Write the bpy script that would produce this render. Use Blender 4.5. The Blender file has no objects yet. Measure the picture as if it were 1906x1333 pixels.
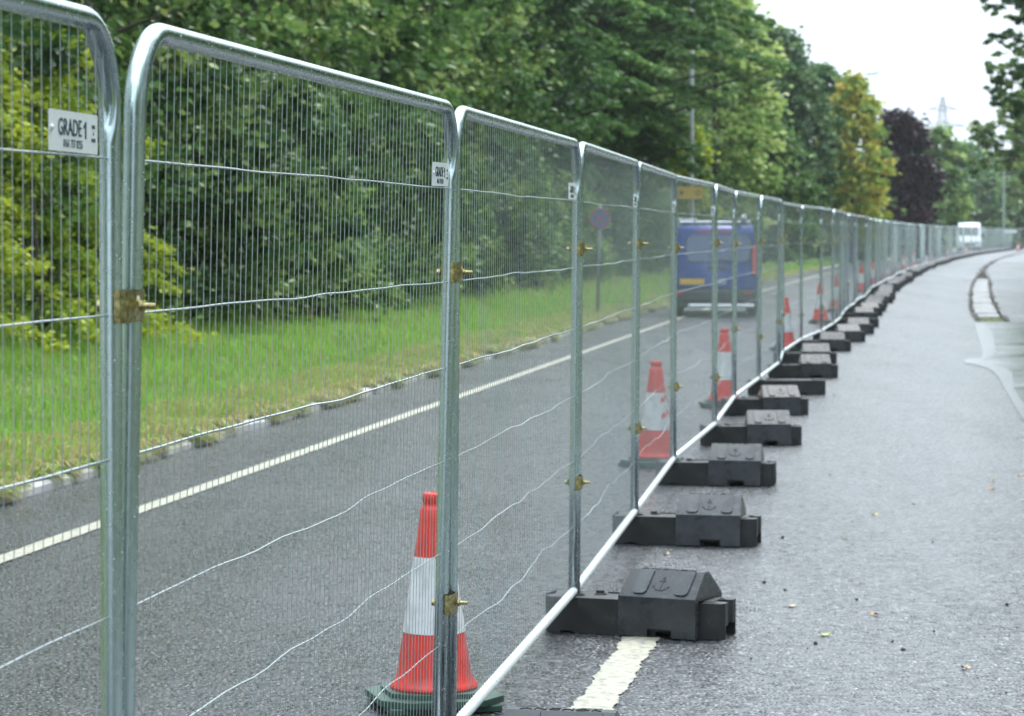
import bpy, bmesh, math, random
import numpy as np
from mathutils import Vector, Matrix

SC = bpy.context.scene
COL = SC.collection
R = math.radians
random.seed(7)
RNG = np.random.default_rng(11)

# ------------------------------------------------------------------ camera
CAM_Z = 1.776
FPX = 5105.0            # focal length in pixels of the 1906 px wide photograph
HORIZON = 433.0
PITCH = math.atan((666.5 - HORIZON) / FPX)
cd = bpy.data.cameras.new("camera")
cam = bpy.data.objects.new("camera", cd)
COL.objects.link(cam)
cd.sensor_width = 36.0
cd.lens = 36.0 * FPX / 1906.0
cd.clip_start = 0.1
cd.clip_end = 8000
cam.location = (0, 0, CAM_Z)
cam.rotation_euler = (R(90) - PITCH, 0, 0)
cd.dof.use_dof = True
cd.dof.focus_distance = 7.5
cd.dof.aperture_fstop = 9.0
SC.camera = cam

# ------------------------------------------------------------------ world, sun, exposure
SUN_EL, SUN_AZ = R(58), R(25)
w = bpy.data.worlds.new("World")
SC.world = w
w.use_nodes = True
nt = w.node_tree
for n in list(nt.nodes):
    nt.nodes.remove(n)
sky = nt.nodes.new("ShaderNodeTexSky")
sky.sky_type = 'NISHITA'
sky.sun_disc = False
sky.sun_elevation = SUN_EL
sky.sun_rotation = SUN_AZ
sky.air_density = 1.0
sky.dust_density = 1.0
sky.ozone_density = 1.0
hs = nt.nodes.new("ShaderNodeHueSaturation")      # overcast: the same sky with most of its blue taken out
hs.inputs['Saturation'].default_value = 0.22
bg = nt.nodes.new("ShaderNodeBackground")
bg.inputs['Strength'].default_value = 0.12
wo = nt.nodes.new("ShaderNodeOutputWorld")
nt.links.new(sky.outputs[0], hs.inputs['Color'])
cl = nt.nodes.new("ShaderNodeMix"); cl.data_type = 'RGBA'      # the even white cloud layer in front of it
cl.inputs[0].default_value = 0.85
nt.links.new(hs.outputs[0], cl.inputs[6])
cl.inputs[7].default_value = (7.95, 9.2, 10.2, 1)
tc = nt.nodes.new("ShaderNodeTexCoord"); sx = nt.nodes.new("ShaderNodeSeparateXYZ")      # an overcast sky is brightest overhead
nt.links.new(tc.outputs['Generated'], sx.inputs[0])
mr = nt.nodes.new("ShaderNodeMapRange"); mr.inputs['From Min'].default_value = 0.0; mr.inputs['From Max'].default_value = 0.75
mr.inputs['To Min'].default_value = 0.52; mr.inputs['To Max'].default_value = 1.25
nt.links.new(sx.outputs['Z'], mr.inputs['Value'])
mu = nt.nodes.new("ShaderNodeVectorMath"); mu.operation = 'SCALE'
nt.links.new(cl.outputs[2], mu.inputs[0]); nt.links.new(mr.outputs[0], mu.inputs['Scale'])
nt.links.new(mu.outputs[0], bg.inputs['Color'])
nt.links.new(bg.outputs[0], wo.inputs['Surface'])

sd = bpy.data.lights.new("sun", 'SUN')
sd.energy = 1.4
sd.angle = R(30)
sd.color = (1.0, 0.97, 0.93)
sun = bpy.data.objects.new("sun", sd)
COL.objects.link(sun)
sun.rotation_euler = (R(90) - SUN_EL, 0, R(180) - SUN_AZ + R(180))
sun.rotation_euler = Vector((-math.sin(SUN_AZ) * math.cos(SUN_EL), -math.cos(SUN_AZ) * math.cos(SUN_EL), -math.sin(SUN_EL))).to_track_quat('-Z', 'Y').to_euler()

SC.view_settings.view_transform = 'Standard'
SC.view_settings.look = 'None'
SC.view_settings.exposure = 1.18
SC.view_settings.gamma = 1.0
SC.cycles.max_bounces = 6
SC.cycles.transparent_max_bounces = 8
SC.cycles.caustics_reflective = False
SC.cycles.caustics_refractive = False
SC.cycles.use_denoising = True

# ------------------------------------------------------------------ helpers
def path_x(y):
    """x of the fence line (the middle of the road) at distance y"""
    x = -1.52 + 0.1485 * y
    if y > 50: x += 0.0002 * (y - 50) ** 2
    return x

def path_n(y):
    e = 0.5
    t = Vector((path_x(y + e) - path_x(y - e), 2 * e, 0)).normalized()
    return Vector((t.y, -t.x, 0))

def off(y, o, z=0.0):
    n = path_n(y)
    return Vector((path_x(y) + n.x * o, y + n.y * o, z))

def gpt(px, py, z=0.0):
    """point of the photograph -> point of the horizontal plane z"""
    v = Vector((px - 953.0, -(py - 666.5), -FPX))
    v = cam.rotation_euler.to_matrix() @ v
    k = (z - CAM_Z) / v.z
    return Vector((v.x * k, v.y * k, z))

def dpt(px, py, y):
    v = Vector((px - 953.0, -(py - 666.5), -FPX))
    v = cam.rotation_euler.to_matrix() @ v
    k = y / v.y
    return Vector((v.x * k, y, CAM_Z + v.z * k))

def tag(o, label=None, cat=None, group=None, kind=None):
    if label: o['label'] = label
    if cat: o['category'] = cat
    if group: o['group'] = group
    if kind: o['kind'] = kind
    return o

def empty(name, loc, rz=0.0, label=None, cat=None, group=None):
    o = bpy.data.objects.new(name, None)
    o.empty_display_size = 0.2
    COL.objects.link(o)
    o.location = loc
    o.rotation_euler = (0, 0, rz)
    return tag(o, label, cat, group)

def link_mesh(name, me, parent=None, mat=None):
    o = bpy.data.objects.new(name, me)
    COL.objects.link(o)
    if mat and not me.materials:
        me.materials.append(mat)
    if parent: o.parent = parent
    return o

def bm_obj(name, bm, mat, parent=None, smooth=False):
    me = bpy.data.meshes.new(name)
    bmesh.ops.recalc_face_normals(bm, faces=bm.faces)
    bm.to_mesh(me); bm.free()
    if smooth:
        me.polygons.foreach_set('use_smooth', [True] * len(me.polygons))
    return link_mesh(name, me, parent, mat)

def copy_tree(o, parent=None):
    c = o.copy()
    COL.objects.link(c)
    if parent: c.parent = parent
    for ch in o.children: copy_tree(ch, c)
    return c

def np_mesh(name, verts, faces, tint=None, smooth=False):
    """verts (N,3), faces (M,k): fast mesh with an optional per-face float attribute"""
    me = bpy.data.meshes.new(name)
    verts = np.asarray(verts, np.float32); faces = np.asarray(faces, np.int32)
    m, k = faces.shape
    me.vertices.add(len(verts)); me.vertices.foreach_set('co', verts.ravel())
    me.loops.add(m * k); me.loops.foreach_set('vertex_index', faces.ravel())
    me.polygons.add(m)
    me.polygons.foreach_set('loop_start', np.arange(0, m * k, k, dtype=np.int32))
    me.polygons.foreach_set('loop_total', np.full(m, k, np.int32))
    if smooth: me.polygons.foreach_set('use_smooth', np.ones(m, bool))
    if tint is not None:
        a = me.attributes.new('tint', 'FLOAT', 'FACE')
        a.data.foreach_set('value', np.asarray(tint, np.float32))
    me.update(calc_edges=True)
    return me

def add_box(bm, c, s, rot=None, bev=0.0):
    g = bmesh.ops.create_cube(bm, size=1.0)
    vs = g['verts']
    bmesh.ops.scale(bm, vec=s, verts=vs)
    if bev > 0:
        es = list({e for v in vs for e in v.link_edges})
        r = bmesh.ops.bevel(bm, geom=es, offset=bev, segments=2, affect='EDGES', profile=0.5)
        vs = list({v for f in r['faces'] for v in f.verts} | {v for v in vs if v.is_valid})
    if rot is not None: bmesh.ops.rotate(bm, cent=(0, 0, 0), matrix=rot, verts=vs)
    bmesh.ops.translate(bm, vec=c, verts=vs)
    return vs

def frames(pts):
    """parallel-transport frames along a polyline"""
    pts = [Vector(p) for p in pts]
    n = len(pts); T = []
    for i in range(n):
        a = pts[max(i - 1, 0)]; b = pts[min(i + 1, n - 1)]
        T.append((b - a).normalized())
    up = Vector((0, 0, 1)) if abs(T[0].z) < 0.9 else Vector((1, 0, 0))
    u = T[0].cross(up).normalized(); out = []
    for i in range(n):
        u = (u - T[i] * u.dot(T[i])).normalized()
        out.append((pts[i], T[i], u, T[i].cross(u)))
    return out

def add_tube(bm, pts, rad, seg=8, caps=True):
    rings = []
    fr = frames(pts)
    for i, (p, t, u, v) in enumerate(fr):
        r = rad[i] if isinstance(rad, (list, tuple)) else rad
        rings.append([bm.verts.new(p + (u * math.cos(2 * math.pi * k / seg) + v * math.sin(2 * math.pi * k / seg)) * r) for k in range(seg)])
    for a, b in zip(rings, rings[1:]):
        for k in range(seg):
            bm.faces.new((a[k], a[(k + 1) % seg], b[(k + 1) % seg], b[k]))
    if caps:
        bm.faces.new(rings[0][::-1]); bm.faces.new(rings[-1])
    return rings

def add_lathe(bm, prof, seg=24, c=(0, 0, 0), caps=True):
    """prof: list of (r, z)"""
    rings = []
    for r, z in prof:
        rings.append([bm.verts.new((c[0] + r * math.cos(2 * math.pi * k / seg), c[1] + r * math.sin(2 * math.pi * k / seg), c[2] + z)) for k in range(seg)])
    for a, b in zip(rings, rings[1:]):
        for k in range(seg):
            bm.faces.new((a[k], a[(k + 1) % seg], b[(k + 1) % seg], b[k]))
    if caps:
        bm.faces.new(rings[0][::-1]); bm.faces.new(rings[-1])

def add_prism(bm, poly, axis, lo, hi):
    """extrude a 2D polygon along an axis: 'x' (poly = y,z), 'y' (poly = x,z) or 'z' (poly = x,y)"""
    def co(p, h):
        return {'x': (h, p[0], p[1]), 'y': (p[0], h, p[1]), 'z': (p[0], p[1], h)}[axis]
    a = [bm.verts.new(co(p, lo)) for p in poly]
    b = [bm.verts.new(co(p, hi)) for p in poly]
    n = len(poly)
    for i in range(n):
        bm.faces.new((a[i], a[(i + 1) % n], b[(i + 1) % n], b[i]))
    bm.faces.new(a[::-1]); bm.faces.new(b)
    return a + b

def bevel_all(bm, w_, seg=2, ang=30):
    es = [e for e in bm.edges if len(e.link_faces) == 2 and e.calc_face_angle(0) > R(ang)]
    bmesh.ops.bevel(bm, geom=es, offset=w_, segments=seg, affect='EDGES', profile=0.5, clamp_overlap=True)

def text_mesh(body, size, depth=0.0006, squash=1.0, align='CENTER'):
    cu = bpy.data.curves.new("lettering", 'FONT')
    cu.body = body; cu.size = size; cu.extrude = depth
    cu.align_x = align; cu.align_y = 'CENTER'
    cu.resolution_u = 3
    o = bpy.data.objects.new("lettering", cu)
    COL.objects.link(o)
    dg = bpy.context.evaluated_depsgraph_get()
    me = bpy.data.meshes.new_from_object(o.evaluated_get(dg))
    bpy.data.objects.remove(o)
    if squash != 1.0: me.transform(Matrix.Diagonal((squash, 1, 1, 1)))
    return me

def merge_text(parts):
    """parts: (mesh, matrix) -> one bmesh"""
    bm = bmesh.new()
    for me, mx in parts:
        me.transform(mx)
        bm.from_mesh(me)
    return bm

def boolean_cut(o, cutter_bm):
    me = bpy.data.meshes.new("cut"); bmesh.ops.recalc_face_normals(cutter_bm, faces=cutter_bm.faces); cutter_bm.to_mesh(me); cutter_bm.free()
    c = bpy.data.objects.new("cut", me); COL.objects.link(c)
    m = o.modifiers.new("b", 'BOOLEAN'); m.operation = 'DIFFERENCE'; m.object = c; m.solver = 'EXACT'
    dg = bpy.context.evaluated_depsgraph_get()
    new = bpy.data.meshes.new_from_object(o.evaluated_get(dg))
    o.modifiers.clear()
    o.data = new
    bpy.data.objects.remove(c)

# ------------------------------------------------------------------ materials
def mat(name, color=(.5, .5, .5), rough=.5, metal=0.0, spec=0.5):
    m = bpy.data.materials.new(name); m.use_nodes = True
    p = m.node_tree.nodes['Principled BSDF']
    p.inputs['Base Color'].default_value = (*color, 1)
    p.inputs['Roughness'].default_value = rough
    p.inputs['Metallic'].default_value = metal
    p.inputs['Specular IOR Level'].default_value = spec
    return m

class NG:
    """small helper for node graphs"""
    def __init__(s, m):
        s.t = m.node_tree; s.p = s.t.nodes['Principled BSDF']
        s.co = s.t.nodes.new('ShaderNodeTexCoord')
    def node(s, ty, **kw):
        n = s.t.nodes.new(ty)
        for k, v in kw.items():
            if hasattr(n, k): setattr(n, k, v)
            else: n.inputs[k].default_value = v
        return n
    def link(s, a, b): s.t.links.new(a, b)
    def noise(s, scale, detail=3, rough=.55, vec=None):
        n = s.node('ShaderNodeTexNoise'); n.inputs['Scale'].default_value = scale
        n.inputs['Detail'].default_value = detail; n.inputs['Roughness'].default_value = rough
        s.link(vec or s.co.outputs['Object'], n.inputs['Vector'])
        return n.outputs['Fac']
    def voro(s, scale, feature='F1', vec=None, out='Distance'):
        n = s.node('ShaderNodeTexVoronoi'); n.feature = feature; n.inputs['Scale'].default_value = scale
        s.link(vec or s.co.outputs['Object'], n.inputs['Vector'])
        return n.outputs[out]
    def ramp(s, fac, stops):
        n = s.node('ShaderNodeValToRGB')
        e = n.color_ramp.elements
        while len(e) < len(stops): e.new(0.5)
        for el, (pos, c) in zip(e, stops):
            el.position = pos
            el.color = (*c, 1) if isinstance(c, (tuple, list)) else (c, c, c, 1)
        s.link(fac, n.inputs['Fac'])
        return n.outputs['Color']
    def mix(s, fac, a, b, blend='MIX'):
        n = s.node('ShaderNodeMix'); n.data_type = 'RGBA'; n.blend_type = blend
        for sock, v in ((n.inputs[0], fac), (n.inputs[6], a), (n.inputs[7], b)):
            if hasattr(v, 'is_linked'): s.link(v, sock)
            elif isinstance(v, (tuple, list)): sock.default_value = (*v, 1)
            else: sock.default_value = v
        return n.outputs[2]
    def math(s, op, a, b=0.0, c=None):
        n = s.node('ShaderNodeMath'); n.operation = op
        for i, v in enumerate((a, b, c)):
            if v is None: continue
            if hasattr(v, 'is_linked'): s.link(v, n.inputs[i])
            else: n.inputs[i].default_value = v
        return n.outputs[0]
    def bump(s, h, strength=.3, dist=.01):
        n = s.node('ShaderNodeBump'); n.inputs['Strength'].default_value = strength; n.inputs['Distance'].default_value = dist
        s.link(h, n.inputs['Height']); s.link(n.outputs[0], s.p.inputs['Normal'])
    def base(s, c): s.link(c, s.p.inputs['Base Color'])
    def rough(s, c): s.link(c, s.p.inputs['Roughness'])

def asphalt(name, dark, lite, scale, rlo, rhi):
    m = mat(name); g = NG(m)
    wv = g.node('ShaderNodeVectorMath'); wv.operation = 'MULTIPLY_ADD'
    nz = g.node('ShaderNodeTexNoise'); nz.inputs['Scale'].default_value = 30; g.link(g.co.outputs['Object'], nz.inputs['Vector'])
    g.link(nz.outputs['Color'], wv.inputs[0]); wv.inputs[1].default_value = (.012, .012, .012); g.link(g.co.outputs['Object'], wv.inputs[2])
    v = wv.outputs[0]
    cell = g.voro(scale, out='Color', vec=v)
    sep = g.node('ShaderNodeSeparateColor'); g.link(cell, sep.inputs[0])
    stone = g.ramp(sep.outputs[0], [(0, dark), (.5, tuple(.6 * a + .4 * b for a, b in zip(dark, lite))), (.85, lite), (1, tuple(min(1, c * 2.0) for c in lite))])
    f1 = g.voro(scale, vec=v)
    edge = g.voro(scale, 'DISTANCE_TO_EDGE', vec=v)
    gap = g.ramp(edge, [(0.02, 0.0), (.26, 1.0)])
    c = g.mix(gap, (0.006, 0.006, 0.007), stone)
    big = g.noise(.35, 4)
    c = g.mix(g.ramp(big, [(.35, 0.0), (.7, .35)]), c, tuple(x * .6 for x in dark))
    mp = g.node('ShaderNodeMapping'); mp.inputs['Rotation'].default_value = (0, 0, .148); mp.inputs['Scale'].default_value = (1.0, .035, 1)
    g.link(g.co.outputs['Object'], mp.inputs['Vector'])
    track = g.noise(.95, 4, .6, mp.outputs[0])          # worn wheel tracks along the lane
    c = g.mix(g.ramp(g.noise(5, 4), [(.3, 0.0), (.75, .22)]), c, lite)
    c = g.mix(g.ramp(track, [(.42, 0.0), (.62, .55)]), c, tuple(x * .5 for x in lite))
    c = g.mix(g.ramp(g.noise(1.1, 5, .65), [(.56, 0.0), (.70, .6)]), c, tuple(x * .8 for x in dark))      # damp and oily stains
    g.base(c)
    g.rough(g.math('ADD', g.ramp(g.math('ADD', g.math('MULTIPLY', g.noise(.5, 4), .5), g.math('MULTIPLY', track, .5)), [(.35, rlo), (.65, rhi)]), g.math('MULTIPLY', sep.outputs[2], .22)))
    # rounded stones of unequal height standing out of the binder
    h = g.math('MULTIPLY', g.ramp(f1, [(0.0, 1.0), (.25, .82), (.6, 0.0)]), g.math('MULTIPLY_ADD', sep.outputs[1], 1.1, .25))
    h = g.math('ADD', h, g.math('MULTIPLY', g.noise(16, 3), .9))
    g.bump(h, 1.0, .0085)
    return m

M = {}
M['asphalt'] = asphalt('wet_asphalt', (.034, .0365, .041), (.215, .225, .24), 40, .12, .26)
M['galv'] = mat('galvanised_steel', (.50, .59, .61), .24, 1.0)
g = NG(M['galv'])
g.base(g.mix(g.ramp(g.noise(70, 4), [(.35, 0.0), (.75, 1.0)]), (.46, .56, .58), (.55, .64, .655)))
g.rough(g.ramp(g.noise(40, 3), [(.3, .22), (.7, .29)]))
M['wire'] = mat('galvanised_wire', (.52, .58, .60), .42, .75)
M['rail'] = mat('bright_galvanised_rail', (.78, .82, .83), .38, .2)
g = NG(M['rail']); g.base(g.mix(g.ramp(g.noise(45, 4), [(.35, 0.0), (.7, 1.0)]), (.72, .78, .80), (.86, .90, .91)))
M['brass'] = mat('zinc_yellow_steel', (.42, .33, .13), .34, 1.0)
g = NG(M['brass'])
g.base(g.mix(g.ramp(g.noise(70, 4), [(.35, 0.0), (.7, 1.0)]), (.17, .13, .045), (.62, .55, .28)))
M['plate'] = mat('pale_sign_plate', (.66, .73, .75), .42, 0.0)
g = NG(M['plate']); g.base(g.mix(g.ramp(g.noise(140, 3), [(.45, 0.0), (.75, 1.0)]), (.76, .82, .84), (.90, .94, .95)))
M['ink'] = mat('dark_teal_ink', (.012, .045, .06), .6)
M['rubber'] = mat('black_recycled_rubber', (.035, .038, .042), .5)
g = NG(M['rubber'])
rb = g.mix(g.ramp(g.noise(5, 5), [(.3, 0.0), (.75, 1.0)]), (.012, .013, .014), (.034, .037, .041))
rb = g.mix(g.ramp(g.noise(18, 6, .7), [(.56, 0.0), (.75, .6)]), rb, (.10, .097, .09))
g.base(rb); g.rough(g.ramp(g.noise(9, 3), [(.35, .38), (.7, .62)])); g.bump(g.noise(160, 3), .35, .003)
M['rubber_top'] = mat('grey_moulded_rubber', (.10, .105, .115), .45)
g = NG(M['rubber_top'])
rb = g.mix(g.ramp(g.noise(7, 5), [(.3, 0.0), (.75, 1.0)]), (.024, .0262, .030), (.070, .076, .085))
oi = g.node('ShaderNodeObjectInfo'); hv = g.node('ShaderNodeHueSaturation'); mrn = g.node('ShaderNodeMapRange'); mrn.inputs['To Min'].default_value = .75; mrn.inputs['To Max'].default_value = 1.15
g.link(oi.outputs['Random'], mrn.inputs['Value']); g.link(mrn.outputs[0], hv.inputs['Value'])
rb = g.mix(g.ramp(g.noise(26, 6, .7), [(.54, 0.0), (.72, .55)]), rb, (.12, .125, .13))      # dust and scuffs
g.link(rb, hv.inputs['Color']); rb = hv.outputs[0]
g.base(rb); g.rough(g.ramp(g.noise(12, 3), [(.35, .22), (.7, .40)])); g.bump(g.noise(150, 3), .3, .0025)
M['drop'] = mat('glint_pale_water', (.72, .78, .80), .04, 0, .8)  # opaque pale base: the white glints of the drops put into colour

# ------------------------------------------------------------------ setting: ground, road, kerb, verge
YS = [-30, -15, 0, 6, 12, 18, 24, 30, 36, 42, 50, 58, 66, 76, 86, 98, 110, 125, 140, 156, 172, 190, 208, 228, 250, 270, 300, 340, 390, 450, 520]

def ribbon(offs, zs, ys=YS, sub=1):
    yy = []
    for a, b in zip(ys, ys[1:]):
        for k in range(sub): yy.append(a + (b - a) * k / sub)
    yy.append(ys[-1])
    bm = bmesh.new(); rows = []
    for y in yy:
        rows.append([bm.verts.new(off(y, o, z)) for o, z in zip(offs, zs)])
    for a, b in zip(rows, rows[1:]):
        for k in range(len(offs) - 1):
            bm.faces.new((a[k], a[k + 1], b[k + 1], b[k]))
    return bm

def earth():
    m = mat('earth_and_grass', (.05, .06, .02), .9); g = NG(m)
    g.base(g.mix(g.ramp(g.noise(.8, 6), [(.35, 0.0), (.65, 1.0)]), (.045, .05, .02), (.075, .10, .03)))
    return m
M['earth'] = earth()
bm = bmesh.new()
bmesh.ops.create_grid(bm, x_segments=8, y_segments=8, size=1400, matrix=Matrix.Translation((0, 1200, -0.25)))
tag(bm_obj('ground', bm, M['earth']), kind='structure')
KERB = -4.44
M['asphalt_left_darkened'] = asphalt('dark_wet_asphalt', (.016, .0175, .020), (.105, .112, .125), 40, .12, .26)  # newer left lane; reflection of the dark trees also put into its base colour
tag(bm_obj('road', ribbon([KERB - .02, -3, -1.5, .03], [-.004] + [0] * 3), M['asphalt_left_darkened']), kind='structure')
tag(bm_obj('road', ribbon([.03, 1.0, 2.64], [0] * 3), M['asphalt']), kind='structure')

# white lines: thick worn thermoplastic with ragged edges
M['line'] = mat('worn_road_paint', (.72, .71, .62), .5)
g = NG(M['line'])
g.base(g.mix(g.ramp(g.noise(24, 6, .7), [(.47, 0.0), (.64, .9)]), (.42, .405, .32), (.15, .15, .145)))
g.bump(g.noise(60, 3), .4, .004)

def line_bm(y0, y1, o, width, step, rag, z=.005):
    bm = bmesh.new(); rows = []; pa, pb = random.uniform(0, 9), random.uniform(0, 9)
    def wob(t, q): return rag * (.6 * math.sin(t * 7 + q) + .5 * math.sin(t * 23 + 2 * q) + .3 * math.sin(t * 51 + 3 * q)) if rag > .01 else 0
    n = max(2, int((y1 - y0) / step))
    for i in range(n + 1):
        y = y0 + (y1 - y0) * i / n
        a = o - width / 2 + random.uniform(-rag, rag) * .6 + wob(y, pa); b = o + width / 2 + random.uniform(-rag, rag) * .6 + wob(y, pb)
        rows.append([bm.verts.new(off(y, a, z)), bm.verts.new(off(y, (a + b) / 2, z + .001)), bm.verts.new(off(y, b, z))])
    for a, b in zip(rows, rows[1:]):
        for k in range(2): bm.faces.new((a[k], a[k + 1], b[k + 1], b[k]))
    return bm
bm = line_bm(-5, 70, -3.42, .13, .25, .006)
tag(bm_obj('road_marking', bm, M['line']), kind='structure')
bm = line_bm(70, 330, -3.42, .13, 2.0, .004)
tag(bm_obj('road_marking', bm, M['line']), kind='structure')
bm = line_bm(9.75, 12.0, .31, .155, .02, .0105)
tag(bm_obj('road_marking', bm, M['line']), kind='structure')

# kerb: pale stones, part buried under the overhanging grass
M['kerb'] = mat('pale_kerb_concrete', (.36, .36, .37), .6)
g = NG(M['kerb']); g.base(g.mix(g.ramp(g.noise(2.2, 6), [(.35, 0.0), (.7, 1.0)]), (.34, .34, .35), (.56, .56, .58)))
bm = bmesh.new()
y = -4.0
while y < 300:
    L = .914 if y < 140 else 3.0
    jit = random.uniform(-.008, .008); zj = .062 + random.uniform(-.012, .012)
    a = off(y + .006, KERB + jit); b = off(y + L - .006, KERB + jit); na = path_n(y)
    q = []
    for p in (a, b):
        q.append([bm.verts.new(p + Vector((na.x, na.y, 0)) * dx + Vector((0, 0, z))) for dx, z in ((0, -.02), (-.008, zj - .02), (-.03, zj), (-.14, zj), (-.14, -.02))])
    for k in range(4): bm.faces.new((q[0][k], q[0][k + 1], q[1][k + 1], q[1][k]))
    bm.faces.new(q[0][::-1]); bm.faces.new(q[1])
    y += L
tag(bm_obj('kerb', bm, M['kerb']), kind='structure')

# verge terrain
def verge_z(o):   # o: offset (negative, left of the fence)
    t = max(0.0, min(1.0, (KERB - .13 - o) / 6.0))
    return .055 + .42 * t * t * (3 - 2 * t)
offs = [KERB - .13, -5.2, -5.8, -6.6, -7.6, -8.8, -10.2, -12, -20, -60]
bm = ribbon(offs[::-1], [verge_z(o) for o in offs[::-1]], sub=2)
for v in bm.verts: v.co.z += random.uniform(-.02, .02)
M['turf'] = mat('turf', (.06, .09, .02), .9)
g = NG(M['turf']); g.base(g.mix(g.ramp(g.noise(1.5, 6), [(.35, 0.0), (.65, 1.0)]), (.06, .085, .018), (.12, .17, .035)))
tag(bm_obj('verge', bm, M['turf'], smooth=True), kind='structure')
offr = [7.2, 8, 12, 20, 60]
bm = ribbon(offr, [-.01, .08, .3, .4, .4])
tag(bm_obj('verge', bm, M['turf'], smooth=True), kind='structure')

# grass blades
def leaf_material(name, stops, rough=.45, trans=.28, attr='tint'):
    m = mat(name, (.1, .2, .03), rough, 0, .4); g = NG(m)
    a = g.node('ShaderNodeAttribute'); a.attribute_name = attr
    oi = g.node('ShaderNodeObjectInfo')
    c = g.ramp(a.outputs['Fac'], stops)
    hsv = g.node('ShaderNodeHueSaturation')
    g.link(c, hsv.inputs['Color'])
    v = g.node('ShaderNodeMapRange'); v.inputs['To Min'].default_value = .82; v.inputs['To Max'].default_value = 1.18
    g.link(oi.outputs['Random'], v.inputs['Value']); g.link(v.outputs[0], hsv.inputs['Value'])
    g.base(hsv.outputs[0])
    tr = g.node('ShaderNodeBsdfTranslucent'); g.link(hsv.outputs[0], tr.inputs['Color'])
    mx = g.node('ShaderNodeMixShader'); mx.inputs[0].default_value = trans
    out = [n for n in g.t.nodes if n.type == 'OUTPUT_MATERIAL'][0]
    g.link(g.p.outputs[0], mx.inputs[1]); g.link(tr.outputs[0], mx.inputs[2]); g.link(mx.outputs[0], out.inputs['Surface'])
    return m

M['grass'] = leaf_material('grass_blades', [(0, (.46, .37, .18)), (.22, (.36, .31, .12)), (.34, (.12, .26, .035)), (.7, (.23, .46, .055)), (1, (.36, .56, .085))], .5, .35)

def blades(y0, y1, o0, o1, n, h0, h1, wid, dry=0.0, flop=.35, toward=0.0):
    ys = RNG.uniform(y0, y1, n); os_ = RNG.uniform(o0, o1, n)
    px = -1.52 + .1485 * ys + np.where(ys > 50, .0002 * (ys - 50) ** 2, 0)
    sl = .1485 + np.where(ys > 50, .0004 * (ys - 50), 0)
    ln = np.sqrt(1 + sl * sl); nx, ny = 1 / ln, -sl / ln
    X = px + nx * os_; Y = ys + ny * os_
    t = np.clip((KERB - .13 - os_) / 6.0, 0, 1); Z = .035 + .42 * t * t * (3 - 2 * t)
    clump = .5 + .5 * np.sin(X * 2.1 + 1.7 * np.sin(Y * .9)) * np.sin(Y * 1.3 + X)
    H = RNG.uniform(h0, h1, n) * (.65 + .6 * clump)
    a = RNG.uniform(0, 2 * np.pi, n); fl = RNG.uniform(.05, flop, n) * 2
    dx = np.cos(a) * fl * H + toward * H * nx; dy = np.sin(a) * fl * H + toward * H * ny
    b = a + np.pi / 2 + RNG.uniform(-.6, .6, n)
    wx, wy = np.cos(b) * wid / 2, np.sin(b) * wid / 2
    V = np.empty((n, 5, 3), np.float32)
    V[:, 0] = np.stack([X - wx, Y - wy, Z], 1); V[:, 1] = np.stack([X + wx, Y + wy, Z], 1)
    mz = Z + H * .6
    V[:, 2] = np.stack([X + dx * .35 + wx * .8, Y + dy * .35 + wy * .8, mz], 1)
    V[:, 3] = np.stack([X + dx * .35 - wx * .8, Y + dy * .35 - wy * .8, mz], 1)
    V[:, 4] = np.stack([X + dx, Y + dy, Z + H * np.clip(1 - fl * .35 - abs(toward) * .5, .1, 1)], 1)
    i = np.arange(n)[:, None] * 5
    F = np.concatenate([i + [0, 1, 2], i + [0, 2, 3], i + [3, 2, 4]], 0)
    T = RNG.uniform(.36, 1, n) * (.75 + .25 * clump) + .05
    T = np.where(RNG.uniform(0, 1, n) < dry, RNG.uniform(0, .26, n), T)
    return V.reshape(-1, 3), F, np.concatenate([T, T, T])

def join_np(parts):
    vs, fs, ts, k = [], [], [], 0
    for v, f, t in parts:
        vs.append(v); fs.append(f + k); ts.append(t); k += len(v)
    return np.concatenate(vs), np.concatenate(fs), np.concatenate(ts)

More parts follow.
